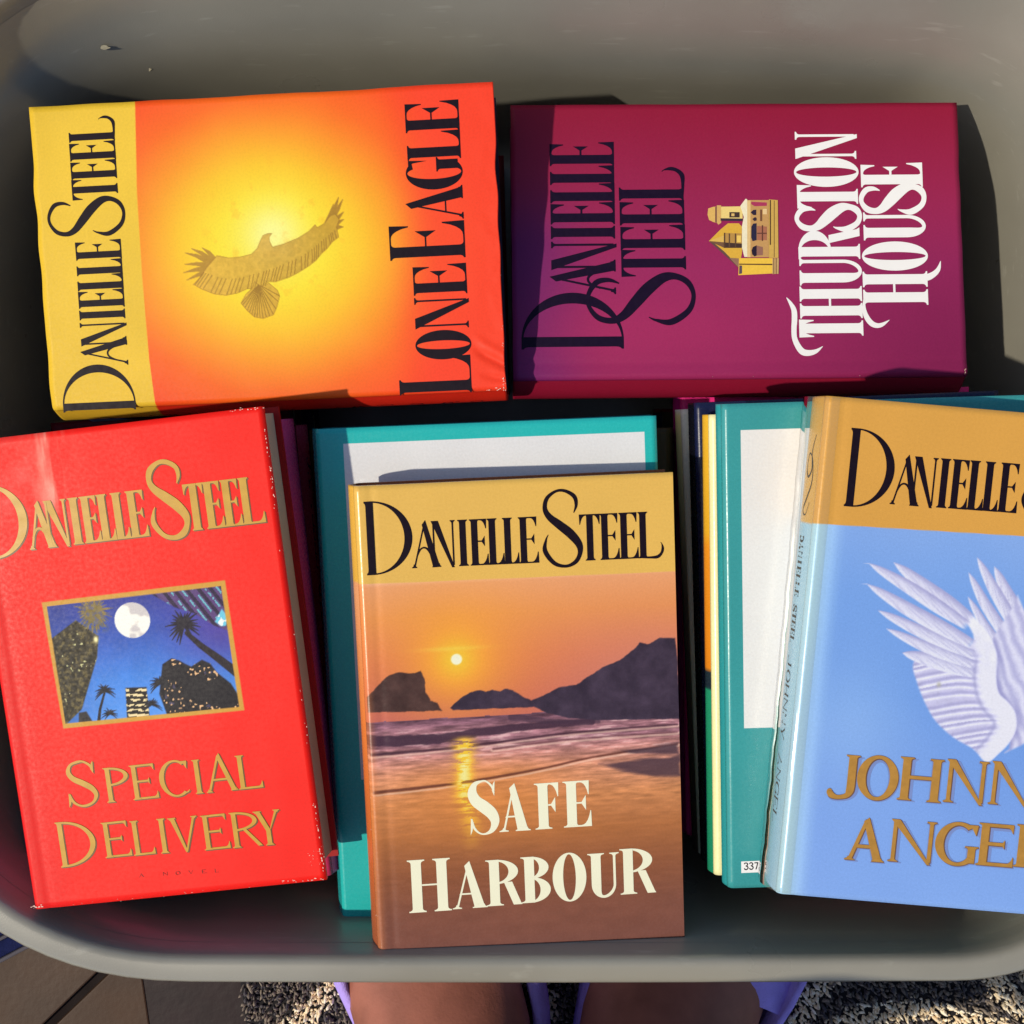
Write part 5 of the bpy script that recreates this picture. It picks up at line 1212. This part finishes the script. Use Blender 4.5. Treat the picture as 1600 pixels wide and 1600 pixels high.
o_, ro, H_ = edge_pose('grey', .16); book('hardcover_book', 'pale cream book, shade painted into its spine as grey brown, between the black and the pink books', o_, ro, .16, H_, .0190, flat((226, 218, 190)), cream_shade_sp, back=(90, 70, 60), bulge=2)
o_, ro, H_ = edge_pose('pink', .16); book('hardcover_book', 'magenta pink hardcover low in the right pile', o_, ro, .16, H_, .0250, flat((234, 50, 130)), flat_sp((206, 40, 130)), back=(160, 30, 90), bulge=2)
o_, ro, H_ = edge_pose('purple1', .16); b_p1 = book('hardcover_book', 'glossy dark magenta hardcover directly under the red book', o_, ro, .16, H_, .031, flat((214, 60, 104)), flat_sp((244, 90, 140)), mat_=M_GLOSS, back=(120, 30, 70), bulge=4)
o_, ro, H_ = edge_pose('purple2', .16); b_p2 = book('hardcover_book', 'purple and maroon hardcover with dark spine lettering, second below the red book', o_, ro, .158, H_, .031, flat((120, 30, 60)),
     lambda Z, Y, T: stops(Y / 240, [(0, (236, 90, 120)), (.35, (240, 66, 70)), (1, (240, 60, 44))]), mat_=M_GLOSS, back=(120, 30, 50), bulge=4)
def spine_text_up(b, T, H, txt, y0, y1, cap, name, m, style='steel', bulge=4):
    n = len(txt); wl = (y1 - y0) / n
    def f(x, y, z):
        t_ = min(1, max(0, y / T)); xs_ = -bulge * math.sin(math.pi * t_)
        return ((xs_ - .06 - z * 1000) / 1000, x / 1000, (-3.0 - (T - 6.0) * t_) / 1000)
    L = [[ch, y0 + i * wl, y0 + (i + .92) * wl, T * .5 - cap / 2, T * .5 + cap / 2] for i, ch in enumerate(txt) if ch != ' ']
    d_ = Decal(.00002); d_.text(L, style, f); return d_.build(name, b, m)
spine_text_up(b_p2, 31, EDGE['purple2']['H'] * 1000, 'DANIELLE STEEL', 18, 128, 14, 'spine_lettering', M_INKNAVY)
o_, ro, H_ = edge_pose('brown', .16); book('hardcover_book', 'dark brown and red hardcover, third below the red book', o_, ro, .158, H_, .0300, flat((70, 40, 30)), lambda Z, Y, T: stops(Y / 240, [(0, (150, 116, 70)), (.25, (130, 96, 60)), (.3, (170, 40, 36)), (.85, (170, 40, 36)), (.9, (200, 80, 40)), (1, (214, 90, 46))]), back=(90, 30, 20))
o_, ro, H_ = edge_pose('mid1', .16)
book('hardcover_book', 'dark olive brown hardcover directly under the turquoise book', [o_[0], o_[1], -.0395], ro, .165, H_, .030, flat((70, 62, 40)), flat_sp((66, 60, 40)), back=(50, 44, 30))

# lower books that fill the piles down to the tub's bottom
IN_FLOOR = zi
def fill(x, y, rz, Wd, H, ztop, n, cols, where, tilt=(0, 0)):
    T = (ztop - IN_FLOOR - .0012 * (n + 1)) / n
    zt = ztop
    for i in range(n):
        c = cols[i % len(cols)]
        a = rz + rnd.uniform(-.03, .03)
        ordn = ['first', 'second', 'third', 'fourth', 'fifth', 'sixth'][n - 1 - i]
        nm = {(30, 34, 60): 'navy', (110, 30, 40): 'wine red', (60, 52, 40): 'brown', (40, 70, 60): 'dark green', (120, 100, 70): 'tan', (70, 40, 80): 'plum'}[c]
        pos = 'lowest' if ordn == 'first' else ordn + ' from the bottom'
        dx, dy = rnd.uniform(-.004, .004), rnd.uniform(-.004, .004)
        book('hardcover_book', f'{nm} hardcover, {pos} of the {where}', (x + dx, y + dy, zt), (0, 0, a), Wd - rnd.uniform(0, .008), H - rnd.uniform(0, .01), T, flat(c), flat_sp(c), back=c)
        zt -= T + .0012
fill(*EDGE['pink']['o'][:2], .03, .158, .245, -.082, 3, [(60, 52, 40), (30, 34, 60), (110, 30, 40)], 'right front pile')
fill(-.258, -.190, .10, .150, .236, -.1045, 3, [(110, 30, 40), (120, 100, 70), (70, 40, 80)], 'left front pile')
fill(-.083, -.200, .03, .160, .235, -.0710, 4, [(60, 52, 40), (110, 30, 40), (40, 70, 60), (120, 100, 70), (30, 34, 60)], 'middle front pile')
fill(-.004, .063, math.pi / 2 + .03, .150, .232, -.0535, 4, [(30, 34, 60), (120, 100, 70), (40, 70, 60), (110, 30, 40)], 'upper left pile')
fill(.243, .072, math.pi / 2, .142, .232, -.0885, 3, [(70, 40, 80), (30, 34, 60), (60, 52, 40)], 'upper right pile')

scuff(-0.1985, ZR - 0.078, .006, .0035, 1)
scuff(-0.209, ZR - 0.052, .003, .002, 2)

# ================================================================== PERSON beyond the near rim
M_SKIN = material('skin', (158, 98, 80), rough=0.5, spec=0.35, bump=0.0002, bscale=500, vary=0.22, vscale=40)
M_SHOE = material('purple_fabric', (182, 156, 232), rough=0.85, spec=0.15, bump=0.0006, bscale=700, vary=0.10, vscale=80)
M_SOLE = material('pale_sole', (196, 188, 190), rough=0.7, vary=0.05)
person = empty('person', (0.02, -0.42, FLOOR_Z)); tag(person, 'standing person seen from above, bare lower legs in purple slip-on shoes at the near rim', 'person')
def tube(rings, seg=28, cap0=True, cap1=True):
    """rings: (centre, axis_x, axis_y, rx, ry)"""
    V = []; F = []
    for c, ax, ay, rx, ry in rings:
        for k in range(seg):
            a = math.tau * k / seg
            V.append(tuple(Vector(c) + Vector(ax) * rx * math.cos(a) + Vector(ay) * ry * math.sin(a)))
    for i in range(len(rings) - 1):
        for k in range(seg):
            k2 = (k + 1) % seg
            F.append((i * seg + k, i * seg + k2, (i + 1) * seg + k2, (i + 1) * seg + k))
    if cap0: F.append(list(range(seg))[::-1])
    if cap1: F.append([(len(rings) - 1) * seg + k for k in range(seg)])
    return V, F
BV, BF = [], []
PO = Vector((0.02, -0.42, FLOOR_Z))
def add_body(V, F):
    k = len(BV); BV.extend([tuple(Vector(v) - PO) for v in V]); BF.extend([[i + k for i in f] for f in F])
def leg(heel, ang, side):
    fd = Vector((math.sin(ang), math.cos(ang), 0)); fs = Vector((fd.y, -fd.x, 0)); up = Vector((0, 0, 1))
    H0 = Vector((heel[0], heel[1], FLOOR_Z))
    R = []
    def r(f_, h_, rx, ry, pitch):     # centre forward f_, height h_, half width, half height, path pitch (deg)
        ca, sa = math.cos(math.radians(pitch)), math.sin(math.radians(pitch))
        ay = -fd * sa + up * ca if True else up
        R.append((H0 + fd * f_ + up * h_ - fs * (.005 if side < 0 else .009), fs, ay, rx, ry))
    r(.238, .022, .010, .006, 0); r(.232, .024, .026, .010, 0); r(.215, .027, .039, .014, -4); r(.185, .032, .052, .019, -8); r(.150, .040, .057, .027, -16); r(.118, .051, .057, .035, -26)
    r(.090, .066, .055, .043, -40); r(.068, .086, .051, .045, -58); r(.054, .110, .045, .045, -78); r(.050, .135, .045, .046, -90); r(.056, .170, .048, .050, -95); r(.074, .225, .050, .055, -98); r(.078, .300, .055, .060, -96); r(.092, .380, .052, .058, -94)
    r(.104, .440, .056, .062, -88); r(.098, .480, .062, .066, -60); r(.080, .540, .070, .072, -42); r(.010, .620, .080, .082, -40); r(-.070, .710, .088, .092, -45)
    V, F = tube(R)
    add_body(V, F)
    # heel pad belongs to the same foot: short lobe behind the ankle
    R2 = [(H0 + fd * .085 + up * .040, fs, up, .032, .036), (H0 + fd * .040 + up * .036, fs, up, .031, .034), (H0 + fd * .012 + up * .034, fs, up, .026, .028), (H0 + up * .033, fs, up, .012, .014)]
    V, F = tube(R2, 20); add_body(V, F)
    # slip-on shoe: sole outline with an open collar
    SV = []; SF = []
    prof = [(-.012, .012), (-.006, .028), (.010, .037), (.040, .052), (.080, .061), (.120, .065), (.160, .065), (.195, .061), (.225, .049), (.245, .030), (.254, .010)]
    def width(f_):
        return float(np.interp(f_, [q[0] for q in prof], [q[1] for q in prof]))
    ring_pts = []
    n = 40
    for k in range(n):          # closed outline around the foot
        a = math.tau * k / n
        f_ = .121 - .134 * math.cos(a)
        wv = width(min(max(f_, -.012), .254)) * (1 if math.sin(a) >= 0 else -1) * min(1, abs(math.sin(a)) ** .45 + .0)
        ring_pts.append((f_, wv))
    levels = []
    def lev(h, scale_w, fn=None):
        out = []
        for f_, wv in ring_pts:
            hh = h if fn is None else fn(f_, wv)
            fc = .121 + (f_ - .121) * (1 if scale_w > .99 else 1 - (1 - scale_w) * .25)
            out.append(H0 + fd * fc + fs * wv * scale_w + up * hh)
        return out
    collar = lambda f_, wv: .058 + .018 * sm_s(.09, -.01, f_) + .004 * math.sin(f_ * 90)
    def sm_s(a, b, x):
        t = min(max((x - a) / (b - a), 0), 1); return t * t * (3 - 2 * t)
    L = [lev(.003, .93), lev(.012, 1.0), lev(.020, 1.0), lev(.026, 1.03), lev(.045, 1.04, lambda f_, w: .044 + .004 * math.sin(f_ * 70 + w * 40)), lev(.06, .96, collar), lev(.06, .88, lambda f_, w: collar(f_, w) + .002), lev(.05, .84, lambda f_, w: collar(f_, w) - .012)]
    for q in L: SV += [tuple(v - PO) for v in q]
    for i in range(len(L) - 1):
        for k in range(n):
            k2 = (k + 1) % n; SF.append((i * n + k, i * n + k2, (i + 1) * n + k2, (i + 1) * n + k))
    SF.append(list(range(n))[::-1])
    # vamp over the toes
    k0 = len(SV)
    cols_, rows_ = 14, 10
    for i in range(rows_ + 1):
        f_ = .150 + (.250 - .150) * i / rows_
        for j in range(cols_ + 1):
            u = -1 + 2 * j / cols_
            w_ = width(f_) * .97
            hgt_ = .052 + .018 * (1 - u * u) * (1 - .55 * i / rows_) - .022 * (i / rows_) ** 2
            fo = f_ - .022 * (1 - abs(u)) * (1 if i == 0 else 1 - i / rows_)
            SV.append(tuple(H0 + fd * (fo + .02 * u * u * (1 - i / rows_) * -1) + fs * u * w_ + up * hgt_ - PO))
    for i in range(rows_):
        for j in range(cols_):
            a = k0 + i * (cols_ + 1) + j; SF.append((a, a + 1, a + cols_ + 2, a + cols_ + 1))
    me = mesh('shoe', SV, SF, True)
    o = obj('shoe', me, person, [M_SHOE]); return o
leg((-0.006, -0.436), math.radians(-20), -1)
leg((0.066, -0.436), math.radians(26), 1)
V, F = tube([((-.115, -.575, .55), (0, 1, 0), (0, 0, 1), .06, .07), ((-.05, -.60, .57), (0, 1, 0), (0, 0, 1), .10, .10), ((.028, -.61, .575), (0, 1, 0), (0, 0, 1), .11, .11), ((.106, -.60, .57), (0, 1, 0), (0, 0, 1), .10, .10), ((.17, -.575, .55), (0, 1, 0), (0, 0, 1), .06, .07)])
add_body(V, F)
me = mesh('body', BV, BF, True)
obj('body', me, person, [M_SKIN])
